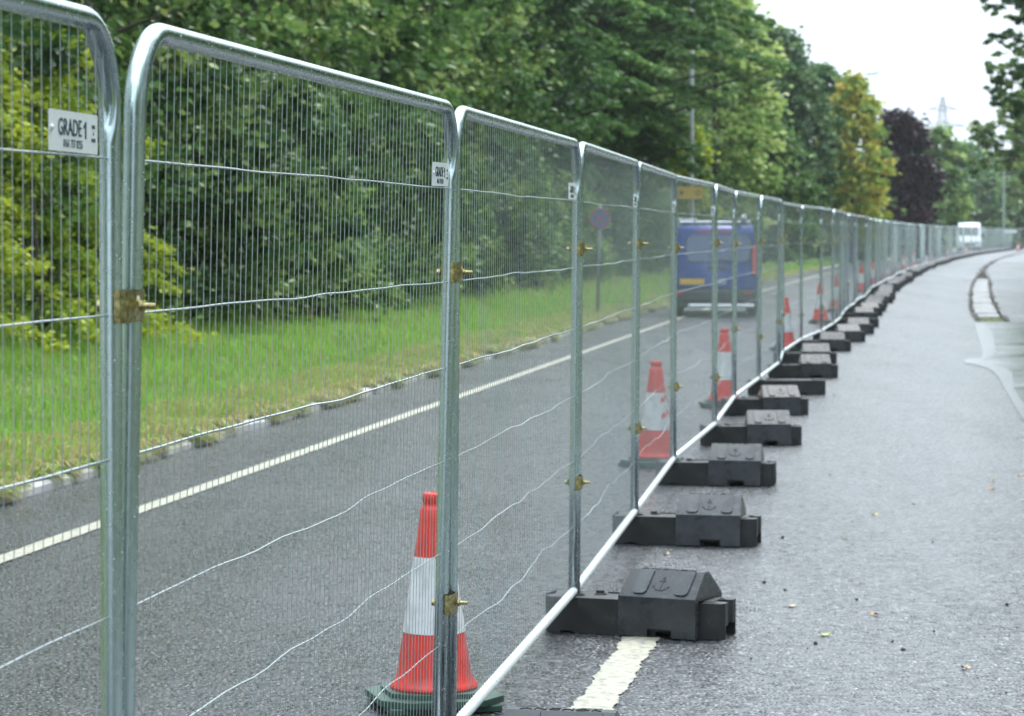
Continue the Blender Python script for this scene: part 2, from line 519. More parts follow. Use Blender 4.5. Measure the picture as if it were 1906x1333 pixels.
KB = KERB - .10
def overhang(y0, y1, n, wid, L0, L1):
    """dry and green tufts flopping over the kerb, in uneven runs that leave gaps"""
    ys = RNG.uniform(y0, y1, n * 3)
    run = np.sin(ys * 2.3) + .8 * np.sin(ys * 5.1 + 1) + .7 * np.sin(ys * .9 + 2) + .8 * np.sin(ys * 11.7) + .6 * np.sin(ys * 19.3 + 2)
    ys = ys[run + RNG.normal(0, .35, n * 3) > -.35][:n]; n = len(ys)
    run = np.sin(ys * 2.3) + .8 * np.sin(ys * 5.1 + 1) + .7 * np.sin(ys * .9 + 2) + .5 * np.sin(ys * 11.7)
    reach = np.clip(.05 + .055 * (run + .3), .02, .17)
    px = -1.52 + .1485 * ys + np.where(ys > 50, .0002 * (ys - 50) ** 2, 0)
    os_ = KERB - .13 + RNG.uniform(-.12, .03, n)
    nx, ny = .989, -.147
    X = px + nx * os_; Y = ys + ny * os_
    L = RNG.uniform(L0, L1, n)
    tx = KERB + reach * RNG.uniform(.2, 1, n) - .03
    ex = px + nx * tx + RNG.normal(0, .05, n); ey = ys + ny * tx + RNG.normal(0, .07, n)
    a = RNG.uniform(-1, 1, n) * wid / 2; bq = np.sqrt(np.maximum(0, (wid / 2) ** 2 - a * a)) * np.sign(RNG.uniform(-1, 1, n)) + .3 * wid
    V = np.empty((n, 5, 3), np.float32); z0 = RNG.uniform(.04, .07, n)
    V[:, 0] = np.stack([X - a, Y - bq, z0], 1); V[:, 1] = np.stack([X + a, Y + bq, z0], 1)
    mx, my, mz = X * .55 + ex * .45, Y * .55 + ey * .45, z0 + L * .55
    V[:, 2] = np.stack([mx + a, my + bq, mz], 1); V[:, 3] = np.stack([mx - a, my - bq, mz], 1)
    V[:, 4] = np.stack([ex, ey, RNG.uniform(.004, .09, n)], 1)
    i = np.arange(n)[:, None] * 5
    F = np.concatenate([i + [0, 1, 2], i + [0, 2, 3], i + [3, 2, 4]], 0)
    T = np.where(RNG.uniform(0, 1, n) < .75, RNG.uniform(0, .28, n), RNG.uniform(.3, .8, n))
    return V.reshape(-1, 3), F, np.concatenate([T, T, T])
parts = [blades(14, 34, -9.8, KB - .2, 42000, .08, .20, .011, .05),
         blades(34, 62, -9.8, KB - .2, 42000, .10, .22, .017, .05),
         blades(62, 110, -10, KB - .2, 26000, .12, .26, .032, .05),
         blades(110, 230, -10, KB - .2, 16000, .14, .30, .07, .05),
         blades(14, 34, KB - 1.0, KB, 15000, .10, .24, .011, .72, .4, .55),
         blades(34, 62, KB - 1.0, KB, 15000, .12, .26, .018, .72, .4, .55),
         blades(62, 120, KB - .8, KB, 7000, .14, .28, .035, .5, .4, .5),
         overhang(14, 36, 15000, .012, .05, .16), overhang(36, 64, 11000, .02, .05, .17), overhang(64, 130, 8000, .04, .06, .2),
         blades(15, 60, -8.8, KB - .1, 1500, .30, .52, .008, .95, .25), blades(60, 120, -8.8, KB - .1, 1500, .30, .55, .02, .95, .25),
         blades(28, 80, -10.5, -8.8, 9000, .3, .6, .02, .12, .4)]
V, F, T = join_np(parts)
tag(link_mesh('grass', np_mesh('grass', V, F, T), None, M['grass']), 'bright green verge grass with dry straw edge hanging over the kerb', 'grass', kind='stuff')

# ------------------------------------------------------------------ fence
PH = 2.022          # panel height
GAP = .09           # post to post across a joint
SP = 3.53
FZ = .165           # bottom of the frames above the road
TR = .0212          # tube radius
# joints measured on the photograph (foot of the posts), then along the curve
joints = [gpt(x, y, FZ) for x, y in ((827, 1372), (1069, 1104), (1181, 956), (1254, 857), (1330.5, 791), (1366, 741), (1413, 706.5), (1449, 678), (1456, 656), (1491, 633))]
first = gpt(827, 1372, FZ)
d0 = (joints[1] - joints[0]).normalized()
j1 = Vector((dpt(207, 700, 5.20).x, 5.20, FZ))
jm = j1 - (first - j1).normalized() * SP
joints = [jm, j1] + joints
far = [joints[-1]] + [off(y, 0, FZ) for y in (46, 52, 60, 68, 80, 95, 110, 128, 150, 175, 205, 235, 262)] + [Vector((52.5, 288, FZ)), Vector((57, 297, FZ)), Vector((66, 302, FZ)), Vector((80, 304, FZ)), Vector((94, 305, FZ))]
acc = 0.0; pos = joints[-1].copy(); seg = 1
while seg < len(far):
    d = (far[seg] - pos).length
    if d < SP:
        # step over the polyline corner
        rem = SP - d; p = far[seg]; seg += 1
        if seg >= len(far): break
        while seg < len(far) and (far[seg] - p).length < rem:
            rem -= (far[seg] - p).length; p = far[seg]; seg += 1
        if seg >= len(far): break
        pos = p + (far[seg] - p).normalized() * rem
    else:
        pos = pos + (far[seg] - pos).normalized() * SP
    j = pos.copy()
    n = path_n(min(j.y, 260))
    if j.y < 240: j += n * random.uniform(-.09, .09)
    joints.append(j)
print('joints', len(joints), [round((b - a).length, 2) for a, b in zip(joints, joints[1:])][:14])

def frame_bm(W, H):
    """one bent tube: left post, round corner, top rail, round corner, right post; crimped inside both bends"""
    r = TR; RB = .165; N = 14
    pts = [(0, 0), (0, .5), (0, H - RB - r - .06), (0, H - RB - r - .03)]
    kind = [0, 0, 0, .15]
    ztop = H - r
    for i in range(N + 1):
        a = math.pi - (math.pi / 2) * i / N
        pts.append((RB + RB * math.cos(a), ztop - RB + RB * math.sin(a))); kind.append(1.0 if i < N - 2 else .35)
    pts.append((RB + .03, ztop)); kind.append(0.0)
    left = list(zip(pts, kind))
    right = [((W - x, z), k) for (x, z), k in left][::-1]
    allp = left + [((W * t, ztop + 0.0), 0.0) for t in (.2, .35, .5, .65, .8)] + right
    SEG = 16
    bm = bmesh.new(); rings = []
    n = len(allp)
    cx, cz = W / 2, H / 2
    for i in range(n):
        (x, z), k = allp[i]
        (xa, za), _ = allp[max(0, i - 1)]; (xb, zb), _ = allp[min(n - 1, i + 1)]
        t = Vector((xb - xa, 0, zb - za)).normalized()
        inn = Vector((t.z, 0, -t.x))          # towards the inside of the frame
        side = Vector((0, 1, 0))
        ring = []
        for s in range(SEG):
            a = 2 * math.pi * s / SEG
            ca, sa = math.cos(a), math.sin(a)
            rr = r
            if ca > .55: rr = r * (1 - k * 1.05 * (ca - .55) / .45)
            elif k and ca > -.2: rr = r * (1 + .05 * k)
            rx = rr * ca; ry = rr * sa
            if i < 2 or i >= n - 2:             # feet pressed slightly flat
                pass
            p = Vector((x, 0, z)) + inn * rx + side * ry
            ring.append(bm.verts.new(p))
        rings.append(ring)
    for a, b in zip(rings, rings[1:]):
        for s in range(SEG): bm.faces.new((a[s], a[(s + 1) % SEG], b[(s + 1) % SEG], b[s]))
    bm.faces.new(rings[0][::-1]); bm.faces.new(rings[-1])
    # spigots that stand in the base blocks
    for x in (0, W):
        add_tube(bm, [(x, 0, .0), (x, 0, -.07)], r * .86, 12)
    return bm

def wire_pts(bm, pts, r):
    add_tube(bm, pts, r, 4, caps=False)

H_WIRES = (.272, .566, .838, 1.135, 1.425, 1.72)
def wires_bm(W, H, seed, thin=1.0):
    rd = random.Random(seed)
    bm = bmesh.new()
    n = 67
    lat = [[rd.uniform(-1, 1) for _ in range(6)] for _ in range(2)]
    for i in range(n):
        x = .052 + (W - .104) * i / (n - 1)
        top = H - .03
        # follow the round corner
        e = min(x, W - x)
        if e < .165: top = H - TR - .165 + math.sqrt(max(0, .165 ** 2 - (.165 - e) ** 2)) - .01
        q = []
        x1 = x + rd.uniform(-.003, .003)
        bow = rd.uniform(-.004, .004)
        for t in (0, .25, .5, .75, 1):
            z = .012 + (top - .012) * t
            q.append((x * (1 - t) + x1 * t + bow * math.sin(math.pi * t) + rd.uniform(-.0012, .0012), -.004, z))
        wire_pts(bm, q, .00094 * thin)
    for k, dz in enumerate(H_WIRES):
        z = H - dz
        amp = (.003, .005, .005, .010, .014, .020)[k]
        ph = [rd.uniform(0, 6.28) for _ in range(4)]
        q = []
        for i in range(29):
            t = i / 28
            zz = z + amp * math.sin(math.pi * t) * (math.sin(t * 9 + ph[0]) * .6 + math.sin(t * 23 + ph[1]) * .35 + .25 * math.sin(t * 41 + ph[2]))
            yy = .001 + .012 * math.sin(math.pi * t) * math.sin(t * 6 + ph[3])
            q.append((W * t, .0 + yy, zz))
        wire_pts(bm, q, .0028 if k == 2 else .0021)
    return bm

W0 = SP - GAP
def mk(name, bm, m, smooth=True):
    me = bpy.data.meshes.new(name)
    bmesh.ops.recalc_face_normals(bm, faces=bm.faces)
    bm.to_mesh(me); bm.free()
    if smooth: me.polygons.foreach_set('use_smooth', [True] * len(me.polygons))
    me.materials.append(m)
    return me

ME_FRAME = mk('frame', frame_bm(W0, PH), M['galv'])
ME_WIRE = [mk('wire_mesh', wires_bm(W0, PH, s), M['wire']) for s in (3, 14, 25, 36)]
ME_WIRE_FAR = [mk('wire_mesh', wires_bm(W0, PH, s, .9), M['wire']) for s in (5, 16, 27, 38)]
ME_WIRE_LAST = [mk('wire_mesh', wires_bm(W0, PH, s, .7), M['wire']) for s in (6, 17)]
ME_WIRE_FINE = mk('wire_mesh', wires_bm(W0, PH, 8, .55), M['wire'])
bm = bmesh.new()
add_tube(bm, [(.006, -.003, .002), (.012, -.003, .016), (W0 * .5, -.003, .017), (W0 - .012, -.003, .016), (W0 - .006, -.003, .002)], [.014, .0195, .0195, .0195, .014], 12)
ME_RAIL = mk('bottom_rail', bm, M['rail'])
# sign plate just above the first cross wire, near the far post
PW, PHH = .275, .072
bm = bmesh.new(); add_box(bm, (0, 0, 0), (PW, .0016, PHH)); ME_PLATE = mk('sign_plate', bm, M['plate'], False)
RX = Matrix.Rotation(R(90), 4, 'X')
def T3(x, y, z): return Matrix.Translation((x, y, z))
def one_glyph():
    b = bmesh.new()
    add_prism(b, [(-.0028, -.0155), (.0032, -.0155), (.0032, .0155), (-.0015, .0155), (-.0115, .0075), (-.0115, .0025), (-.0028, .0085)], 'z', -.0007, .0007)
    m_ = bpy.data.meshes.new('one'); b.to_mesh(m_); b.free(); return m_
ME_LETTER = mk('lettering', merge_text([(text_mesh('GRADE', .043, .0007, .96), T3(-.024, -.0012, .006) @ RX), (one_glyph(), T3(.066, -.0012, .0055) @ RX)]), M['ink'], False)
ME_PHONE = mk('phone_number', merge_text([(text_mesh('0161 737 0255', .021, .0003, .86), T3(-.006, -.0012, -.022) @ RX)]), M['ink'], False)
ME_SIDE = mk('side_lettering', merge_text([(text_mesh(b_, .0095, .0004), T3(.112, -.0012, z_) @ RX) for b_, z_ in (('HIRE', .013), ('&', .001), ('SALES', -.011))]), M['ink'], False)
bm = bmesh.new(); add_lathe(bm, [(.0058, 0), (.0058, .001), (.0045, .0035), (.002, .005)], 10)
bmesh.ops.rotate(bm, matrix=Matrix.Rotation(R(90), 3, 'X'), cent=(0, 0, 0), verts=bm.verts)
ME_RIVET = mk('rivet', bm, M['rail'])

def drops_bm(W, H, seed, n):
    rd = random.Random(seed); bm = bmesh.new()
    for _ in range(n):
        u = rd.random()
        if u < .55:      # posts
            x = rd.choice((0, W)); a = rd.uniform(0, 2 * math.pi); z = rd.uniform(.1, H - .2)
            p = Vector((x + TR * math.cos(a), TR * math.sin(a), z))
        elif u < .9:     # top rail, most along its lower half
            x = rd.uniform(.19, W - .19); a = rd.gauss(-math.pi / 2, 1.0)
            p = Vector((x, TR * math.cos(a), H - TR + TR * math.sin(a)))
        else:            # cross wires
            k = rd.randrange(6)
            p = Vector((rd.uniform(.05, W - .05), 0, H - H_WIRES[k] - .003))
        r = rd.uniform(.0008, .0017)
        bmesh.ops.create_icosphere(bm, subdivisions=1, radius=r, matrix=Matrix.Translation(p) @ Matrix.Diagonal((1, 1, rd.uniform(1, 1.7), 1)))
    return bm
ME_DROPS = [mk('water_drops', drops_bm(W0, PH, s, n), M['drop']) for s, n in ((1, 380), (2, 480), (3, 360))]

ORD = ('first second third fourth fifth sixth seventh eighth ninth tenth eleventh twelfth thirteenth fourteenth fifteenth sixteenth').split()
NEAR = 15
LEAN = {0: 0.2, 1: 1.4, 2: .5, 3: .4, 4: .2}
JB = {0: 0.0, 1: -.009, 2: .011, 3: .001, 4: .0}     # half sideways step between the two posts of a joint
panels = []
for i in range(len(joints) - 1):
    a, b = joints[i], joints[i + 1]
    t = (b - a).normalized(); n = Vector((t.y, -t.x, 0))
    A = a + t * (GAP / 2) + n * JB.get(i, random.uniform(-.006, .006))
    B = b - t * (GAP / 2) - n * JB.get(i + 1, random.uniform(-.006, .006))
    L = (B - A).length
    rz = math.atan2((B - A).y, (B - A).x)
    if i < NEAR:
        lab = f'galvanised mesh fence panel with round corners, {ORD[i]} in line from the camera end'
        if i == 0: lab = 'galvanised mesh fence panel cut by the left picture edge, legible grey plate by its post'
        if i == 1: lab = 'large galvanised mesh fence panel in front with the first traffic cone behind its far post'
    elif a.y < 240:
        lab = 'distant galvanised mesh fence panel in the bunched curving stretch of the line'
    else:
        lab = 'farthest galvanised mesh fence panel where the line turns across the road end'
    p = empty('site_fence', A, rz, lab, 'fence panel', 'mesh fence panels along the middle of the road')
    lean = LEAN.get(i, random.uniform(-.5, .5))
    p.rotation_euler = (R(lean), 0, rz)
    # +X of the panel runs along the line, -Y faces the closed lane (right)
    s = L / W0
    p.scale = (s, 1, 1)
    for nm, me in (('frame', ME_FRAME), ('bottom_rail', ME_RAIL), ('wire_mesh', ME_WIRE_FINE if i == 6 else (ME_WIRE[i % 4] if i < 4 else ME_WIRE_FAR[i % 4] if i < 9 else ME_WIRE_LAST[i % 2]))):
        link_mesh(nm, me, p)
    if a.y < 75:
        pl = link_mesh('sign_plate', ME_PLATE, p)
        pl.location = (W0 - .10 - PW / 2 + random.uniform(-.02, .02), -.009, PH - .272 + PHH / 2 + .004)
        pl.rotation_euler = (0, R(random.uniform(-.6, .6)), 0)
        if a.y < 40: link_mesh('lettering', ME_LETTER, pl)
        if a.y < 22: link_mesh('phone_number', ME_PHONE, pl); link_mesh('side_lettering', ME_SIDE, pl)
        if a.y < 26:
            rv = link_mesh('rivet', ME_RIVET, pl); rv.location = (-PW / 2 + .011, -.001, .004)
    if i < 3:
        o = link_mesh('water_drops', ME_DROPS[i], p); tag(o, kind='stuff')
    panels.append(p)

# couplers
def clamp_meshes():
    prof = [(-.0685, .002), (-.0680, .014), (-.0620, .0235), (-.034, .0245), (-.014, .0245), (0, .0245), (.014, .0245), (.034, .0245), (.0620, .0235), (.0680, .014), (.0685, .002)]
    zs = [-.031, -.020, -.010, 0, .010, .020, .031]
    def plate(sg):
        bm = bmesh.new(); rows = []; ts = 1.0 if sg > 0 else .5; dn = .004 if sg > 0 else 0
        for z in zs:
            row = []
            for t, n in prof:
                b = 0
                if abs(t) < .029: b = .014 * max(0, 1 - abs(t) / .029) * max(0, 1 - abs(z) / .024) * 1.2
                row.append(bm.verts.new((t * ts, -sg * ((n if sg > 0 else max(n, .0235)) + b + dn), z)))
            rows.append(row)
        for a, b in zip(rows, rows[1:]):
            for k in range(len(prof) - 1): bm.faces.new((a[k], a[k + 1], b[k + 1], b[k]))
        bmesh.ops.recalc_face_normals(bm, faces=bm.faces)
        bmesh.ops.solidify(bm, geom=bm.faces[:], thickness=.0028)
        return mk('clamp_plate', bm, M['brass'], False)
    bm = bmesh.new()
    add_lathe(bm, [(.0052, -.040), (.0058, .036), (.0062, .037), (.0058, .039), (.0062, .041), (.0058, .043), (.0062, .045), (.0058, .047), (.0062, .049), (.0058, .051), (.0062, .053), (.0058, .055), (.0062, .058), (.0055, .068)], 12)
    add_lathe(bm, [(.011, -.046), (.011, -.036)], 12)
    bmesh.ops.rotate(bm, matrix=Matrix.Rotation(R(90), 3, 'X'), cent=(0, 0, 0), verts=bm.verts)
    bolt = mk('bolt', bm, M['brass'], False)
    bm = bmesh.new()
    add_lathe(bm, [(.0105, .0345), (.0115, .0355), (.0115, .0440), (.0105, .045)], 6)
    add_lathe(bm, [(.014, .0325), (.014, .0344)], 14)
    bmesh.ops.rotate(bm, matrix=Matrix.Rotation(R(90), 3, 'X'), cent=(0, 0, 0), verts=bm.verts)
    nut = mk('nut', bm, M['brass'], False)
    return plate(1), plate(-1), bolt, nut
CLM = clamp_meshes()
CLZ = {1: (.55, 1.60), 2: (.537, 1.59), 3: (.485, 1.525), 4: (.475, 1.53), 5: (.52, 1.50), 6: (.50, 1.62), 7: (.52, 1.35), 8: (.50, 1.55), 9: (.50, 1.50)}
for i in range(1, 17):
    if i >= len(joints) - 1: break
    a = joints[i]
    t = (joints[i + 1] - joints[i - 1]).normalized(); rz = math.atan2(t.y, t.x)
    n = Vector((t.y, -t.x, 0))
    lean = .5 * (LEAN.get(i - 1, 0) + LEAN.get(i, 0))
    for k, dz in enumerate(CLZ.get(i, (random.uniform(.45, .6), random.uniform(1.45, 1.65)))):
        z = PH - dz
        up = 'upper' if k == 0 else 'lower'
        if i < 10:
            lab = f'{up} yellow zinc clamp bolting the {ORD[i-1]} and {ORD[i]} fence panels together'
        else:
            lab = f'{up} small yellow clamp on a fence joint far down the line'
        c = empty('fence_clamp', a + n * math.sin(R(lean)) * z + Vector((0, 0, z)), rz, lab, 'clamp', 'yellow clamps joining the fence panels')
        for nm, me in zip(('clamp_plate', 'clamp_plate', 'bolt', 'nut'), CLM):
            link_mesh(nm, me, c)

# base blocks and the saddle weights on them
BL, BD, BH = .84, .225, .158
def base_block():
    bm = bmesh.new()
    poly = []
    r = .03
    # plan outline with rounded corners; the right end carries a dovetail notch, the left end a shallow bay
    out = [(-BL / 2, -.05), (-BL / 2 + .03, -BD / 2), (BL / 2 - .02, -BD / 2), (BL / 2, -BD / 2 + .02), (BL / 2, -.045), (BL / 2 - .055, -.028), (BL / 2 - .055, .028), (BL / 2, .045), (BL / 2, BD / 2 - .02), (BL / 2 - .02, BD / 2), (-BL / 2 + .03, BD / 2), (-BL / 2, .05), (-BL / 2 + .03, .03), (-BL / 2 + .03, -.03)]
    add_prism(bm, out, 'z', 0.0, BH)
    bevel_all(bm, .014, 3, 50)
    # ribs at the left end
    for k in range(7):
        add_box(bm, (-BL / 2 + .012 + k * .0, -.06 + .02 * k, BH - .03), (.012, .007, .075), None, .002)
    # bosses with post holes (dark rings), lifting lugs
    for x in (-.27, -.185, .30, .36):
        add_lathe(bm, [(.030, BH - .001), (.030, BH + .004), (.024, BH + .004), (.024, BH - .02)], 14, (x, .03 if x in (-.185, .36) else -.03, 0), caps=False)
    add_box(bm, (-.20, .07, BH + .006), (.035, .022, .016), None, .003)
    add_box(bm, (-.10, .085, BH + .003), (.13, .02, .008), None, .002)
    add_box(bm, (.335, 0, BH - .003), (.05, .15, .016), None, .004)
    me = mk('base_block', bm, M['rubber'], False)
    o = link_mesh('fence_foot', me)
    c = bmesh.new()
    add_box(c, (.16, -.09, .0), (.10, .12, .045))
    add_box(c, (-.3, -.09, .0), (.06, .12, .02))
    boolean_cut(o, c)
    c = bmesh.new(); add_box(c, (BL / 2 - .01, 0, .02), (.09, .16, .075)); boolean_cut(o, c)
    return o
SL, SD = .365, .315
def saddle():
    bm = bmesh.new()
    h1, h2 = .178, .283
    prof = [(-SD / 2, .004), (-SD / 2, h1), (-.024, h2), (.024, h2), (SD / 2, h1), (SD / 2, .004), (BD / 2 + .006, .004), (BD / 2 + .006, BH + .008), (-BD / 2 - .006, BH + .008), (-BD / 2 - .006, .004)]
    vs = add_prism(bm, prof, 'x', -SL / 2, SL / 2)
    for v in bm.verts:     # ends lean in a little towards the ridge
        if v.co.z > h1 + .01: v.co.x *= .955
    bevel_all(bm, .007, 2, 20)
    me = mk('saddle', bm, M['rubber_top'], False)
    o = link_mesh('counterweight', me)
    c = bmesh.new(); add_box(c, (.012, 0, .01), (.115, .6, .058)); boolean_cut(o, c)
    return o
foot0 = base_block(); ME_FOOT = foot0.data; bpy.data.objects.remove(foot0)
sad0 = saddle(); ME_SAD = sad0.data; bpy.data.objects.remove(sad0)
SLOPE = math.atan2(.283 - .178, SD / 2 - .024)
def on_slope(bm_src, side):
    """lay a flat shape made in x,y (y up the slope) on the front (-1) or back (+1) slope"""
    mx = Matrix.Translation((0, side * (SD / 2 + .024) / 2, (.178 + .283) / 2)) @ Matrix.Rotation(SLOPE if side < 0 else math.pi - SLOPE, 4, 'X')
    if side > 0:
        mx = Matrix.Translation((0, (SD / 2 + .024) / 2, .2305)) @ Matrix.Rotation(math.pi, 4, 'Z') @ Matrix.Rotation(SLOPE, 4, 'X')
    bmesh.ops.transform(bm_src, matrix=mx, verts=bm_src.verts)
    return bm_src
def pad_bm(x0):
    bm = bmesh.new()
    L2 = .078
    if True:
        pts = [(x0 - .033, L2), (x0 - .033, -.045)]
        for k in range(1, 8):
            a = math.pi + math.pi / 2 * k / 8 if k < 8 else 0
            pts.append((x0 - .033 + .022 + .022 * math.cos(a), -.045 + .022 * math.sin(a)))
        pts.append((x0 - .011, -.067)); pts.append((x0 + .011, -.067))
        for k in range(1, 8):
            a = -math.pi / 2 + math.pi / 2 * k / 8
            pts.append((x0 + .011 + .022 * math.cos(a), -.045 + .022 * math.sin(a)))
        pts += [(x0 + .033, -.045), (x0 + .033, L2)]
        add_prism(bm, pts, 'z', -.003, .007)
    bevel_all(bm, .0025, 2, 40)
    return bm
ME_PADS = [mk('raised_pad', on_slope(pad_bm(x0), sd_), M['rubber_top'], False) for x0 in (-.092, .104) for sd_ in (-1, 1)]
def anchor_bm():
    bm = bmesh.new()
    add_tube(bm, [(0, .028, 0), (0, -.038, 0)], .0028, 6)
    add_tube(bm, [(-.016, .017, 0), (.016, .017, 0)], .0028, 6)
    add_tube(bm, [(.036 * math.sin(a), -.006 - .034 * math.cos(a), 0) for a in [R(-80 + 16 * k) for k in range(11)]], .0030, 6)
    add_tube(bm, [(-.040, -.020, 0), (-.035, -.012, 0), (-.028, -.018, 0)], .0026, 6)
    add_tube(bm, [(.040, -.020, 0), (.035, -.012, 0), (.028, -.018, 0)], .0026, 6)
    add_tube(bm, [(.006 * math.cos(a), .034 + .006 * math.sin(a), 0) for a in [R(40 * k) for k in range(10)]], .0026, 6)
    return bm
M['emboss'] = mat('dark_moulding', (.02, .021, .024), .5)
ME_ANCHOR = mk('anchor_emblem', on_slope(anchor_bm(), -1), M['emboss'], False)
bm = merge_text([(text_mesh('ANCHOR', .048, .002, 1.25), T3(0, 0, .284))])
ME_ATEXT = mk('lettering', bm, M['emboss'], False)

# yaw of each foot (right end towards the camera is negative) and whether it carries a weight
YAW = {1: -14, 2: -12, 3: -19, 4: -13, 5: -9, 6: 0, 7: 5, 8: 2, 9: 1}
NOSAD = {8}
for i in range(1, len(joints) - 1):
    j = joints[i]
    if j.y < 3: continue
    yaw = YAW.get(i, random.uniform(-4, 5))
    if j.y > 60: yaw = random.uniform(-7, 2) - 6
    if j.y > 275: yaw = -80
    ax = Vector((math.cos(R(yaw)), math.sin(R(yaw)), 0))
    c = Vector((j.x, j.y, 0)) + ax * (.30 + (random.uniform(-.03, .03) if i > 9 else 0)) + Vector((-ax.y, ax.x, 0)) * (.0 if i < 10 else random.uniform(-.02, .02))
    c.z = .003
    if i < NEAR:
        lab = f'black rubber fence foot under the joint of the {ORD[i-1]} and {ORD[i]} panels'
        if i in NOSAD: lab = 'black rubber fence foot lying bare, the only near one without a saddle weight'
        lab2 = f'dark ridged saddle weight with anchor emblem on the {ORD[i-1]} fence foot from the camera'
        if i == 2: lab2 = 'dark saddle weight at the bottom picture edge with ANCHOR on its ridge'
        if i == 3: lab2 = 'dark ridged saddle weight with anchor emblem beside the short white road dash'
    else:
        lab = 'black rubber fence foot in the far row merging along the curve'
        lab2 = 'small dark saddle weight on the far row of fence feet along the curve'
    f = link_mesh('rubber_block', ME_FOOT); f.location = c + (Vector((-.02, -.10, 0)) if i == 2 else Vector()); f.rotation_euler = (0, 0, R(yaw))
    tag(f, lab, 'fence foot', 'rubber feet under the fence joints')
    if i in NOSAD or (i > 12 and random.random() < .12): continue
    if i == 2: c = c + Vector((-.065, -.10, 0))
    s = empty('saddle_weight', c + ax * .145 + Vector((0, 0, .001)), R(yaw), lab2, 'weight', 'saddle weights on the fence feet')
    s.rotation_euler = (0, 0, R(yaw + (-7 if i == 3 else random.uniform(-2, 2))))
    body = link_mesh('body', ME_SAD, s)
    if j.y < 34:
        for me in ME_PADS: link_mesh('raised_pad', me, s)
    if j.y < 30: link_mesh('anchor_emblem', ME_ANCHOR, s)
    if j.y < 20: link_mesh('lettering', ME_ATEXT, s)

# ------------------------------------------------------------------ traffic cones
M['cone'] = mat('orange_red_plastic', (.72, .045, .03), .38)
g = NG(M['cone']); g.base(g.mix(g.ramp(g.noise(14, 5), [(.46, 0.0), (.68, .75)]), (.82, .042, .028), (.46, .05, .04)))
M['sleeve'] = mat('white_reflective_sleeve', (.66, .68, .70), .42)
g = NG(M['sleeve']); g.base(g.mix(g.ramp(g.noise(12, 5), [(.46, 0.0), (.68, .8)]), (.80, .81, .83), (.52, .52, .52)))
M['cone_base'] = mat('dark_green_rubber', (.03, .085, .06), .55)
g = NG(M['cone_base']); g.base(g.mix(g.ramp(g.noise(20, 5), [(.4, 0.0), (.8, .7)]), (.028, .085, .06), (.09, .11, .10)))
bm = bmesh.new()
def octa(r, c): return [(r, -c), (r, c), (c, r), (-c, r), (-r, c), (-r, -c), (-c, -r), (c, -r)]
add_prism(bm, octa(.235, .14), 'z', .022, .046)
for sx in (-1, 1):
    for sy in (-1, 1): add_box(bm, (sx * .15, sy * .15, .011), (.12, .12, .022), None, .003)
add_prism(bm, octa(.185, .10), 'z', .046, .062)
bevel_all(bm, .005, 2, 30)
ME_CBASE = mk('rubber_base', bm, M['cone_base'], False)
bm = bmesh.new()
add_lathe(bm, [(.165, .0625), (.166, .072), (.158, .082), (.146, .095), (.139, .12), (.131, .17), (.1165, .26), (.1020, .35), (.0900, .425), (.0740, .525), (.0610, .61), (.0545, .655), (.052, .690), (.046, .700), (.040, .705), (.040, .717), (.0425, .72), (.0425, .745), (.039, .75), (.030, .751), (.028, .735)], 32)
ME_CONE = mk('cone_body', bm, M['cone'])
bm = bmesh.new()
add_lathe(bm, [(.1185, .262), (.0757, .528)], 32, caps=False)
ME_SLEEVE = mk('white_sleeve', bm, M['sleeve'])
bm = bmesh.new()
for k in range(5):       # torn sleeve: red shows through in chevrons
    a0 = R(-100 + k * 26); z0 = .33 + .02 * (k % 2)
    for zz in (z0, z0 + .11):
        def P(a, z): 
            r = .1185 - (z - .262) * (.1185 - .0757) / .266 + .0012
            return (r * math.cos(a), r * math.sin(a), z)
        q = [bm.verts.new(P(a, z)) for a, z in ((a0, zz), (a0 + .2, zz + .03), (a0 + .38, zz + .01), (a0 + .38, zz + .045), (a0 + .2, zz + .062), (a0, zz + .035))]
        bm.faces.new((q[0], q[1], q[4], q[5])); bm.faces.new((q[1], q[2], q[3], q[4]))
ME_CHEV = mk('torn_sleeve_patch', bm, M['cone'])

cones = [(808, 1313, 'big orange cone with white sleeve on a green base behind the second near joint', 15),
         (1221, 868, 'orange cone with a torn chevron sleeve behind the fifth and sixth panels', 30),
         (1348, 758, 'clean orange cone with white sleeve standing by the seventh panel foot', 8),
         (1462, 653, 'orange cone behind the fence just past the kink in the line', 0),
         (1527, 602, 'orange cone left of a close pair in the far fence line', 0),
         (1566, 581, 'orange cone right of a close pair in the far fence line', 0),
         (1612, 545, None, 0), (1634, 533, None, 0), (1656, 522, None, 0), (1676, 513, None, 0), (1701, 505, None, 0), (1722, 498, None, 0),
         (1748, 489, 'pale pink looking cone alone before the white van', 0), (1779, 482, None, 0), (1808, 475, None, 0)]
for px, py, lab, rz in cones:
    p = gpt(px, py)
    if py < 600:
        p = off(p.y, -.34 + random.uniform(-.05, .05))
    c = empty('traffic_cone', (p.x, p.y, .003), R(rz), lab or 'tiny orange cone glimpsed through the far fence mesh', 'traffic cone', 'traffic cones beside the fence')
    c.scale = (1.0, 1.0, 1.065)
    link_mesh('rubber_base', ME_CBASE, c); link_mesh('cone_body', ME_CONE, c); link_mesh('white_sleeve', ME_SLEEVE, c)
    if px == 1221: link_mesh('torn_sleeve_patch', ME_CHEV, c)
# two cones on the far side of the closed road end
for px, lab in ((1895, 'orange cone at the road end before the crossing fence'),):
    p = gpt(px, 467)
    c = empty('traffic_cone', (p.x, p.y, .003), 0, lab, 'traffic cone', 'traffic cones beside the fence')
    link_mesh('rubber_base', ME_CBASE, c); link_mesh('cone_body', ME_CONE, c); link_mesh('white_sleeve', ME_SLEEVE, c)
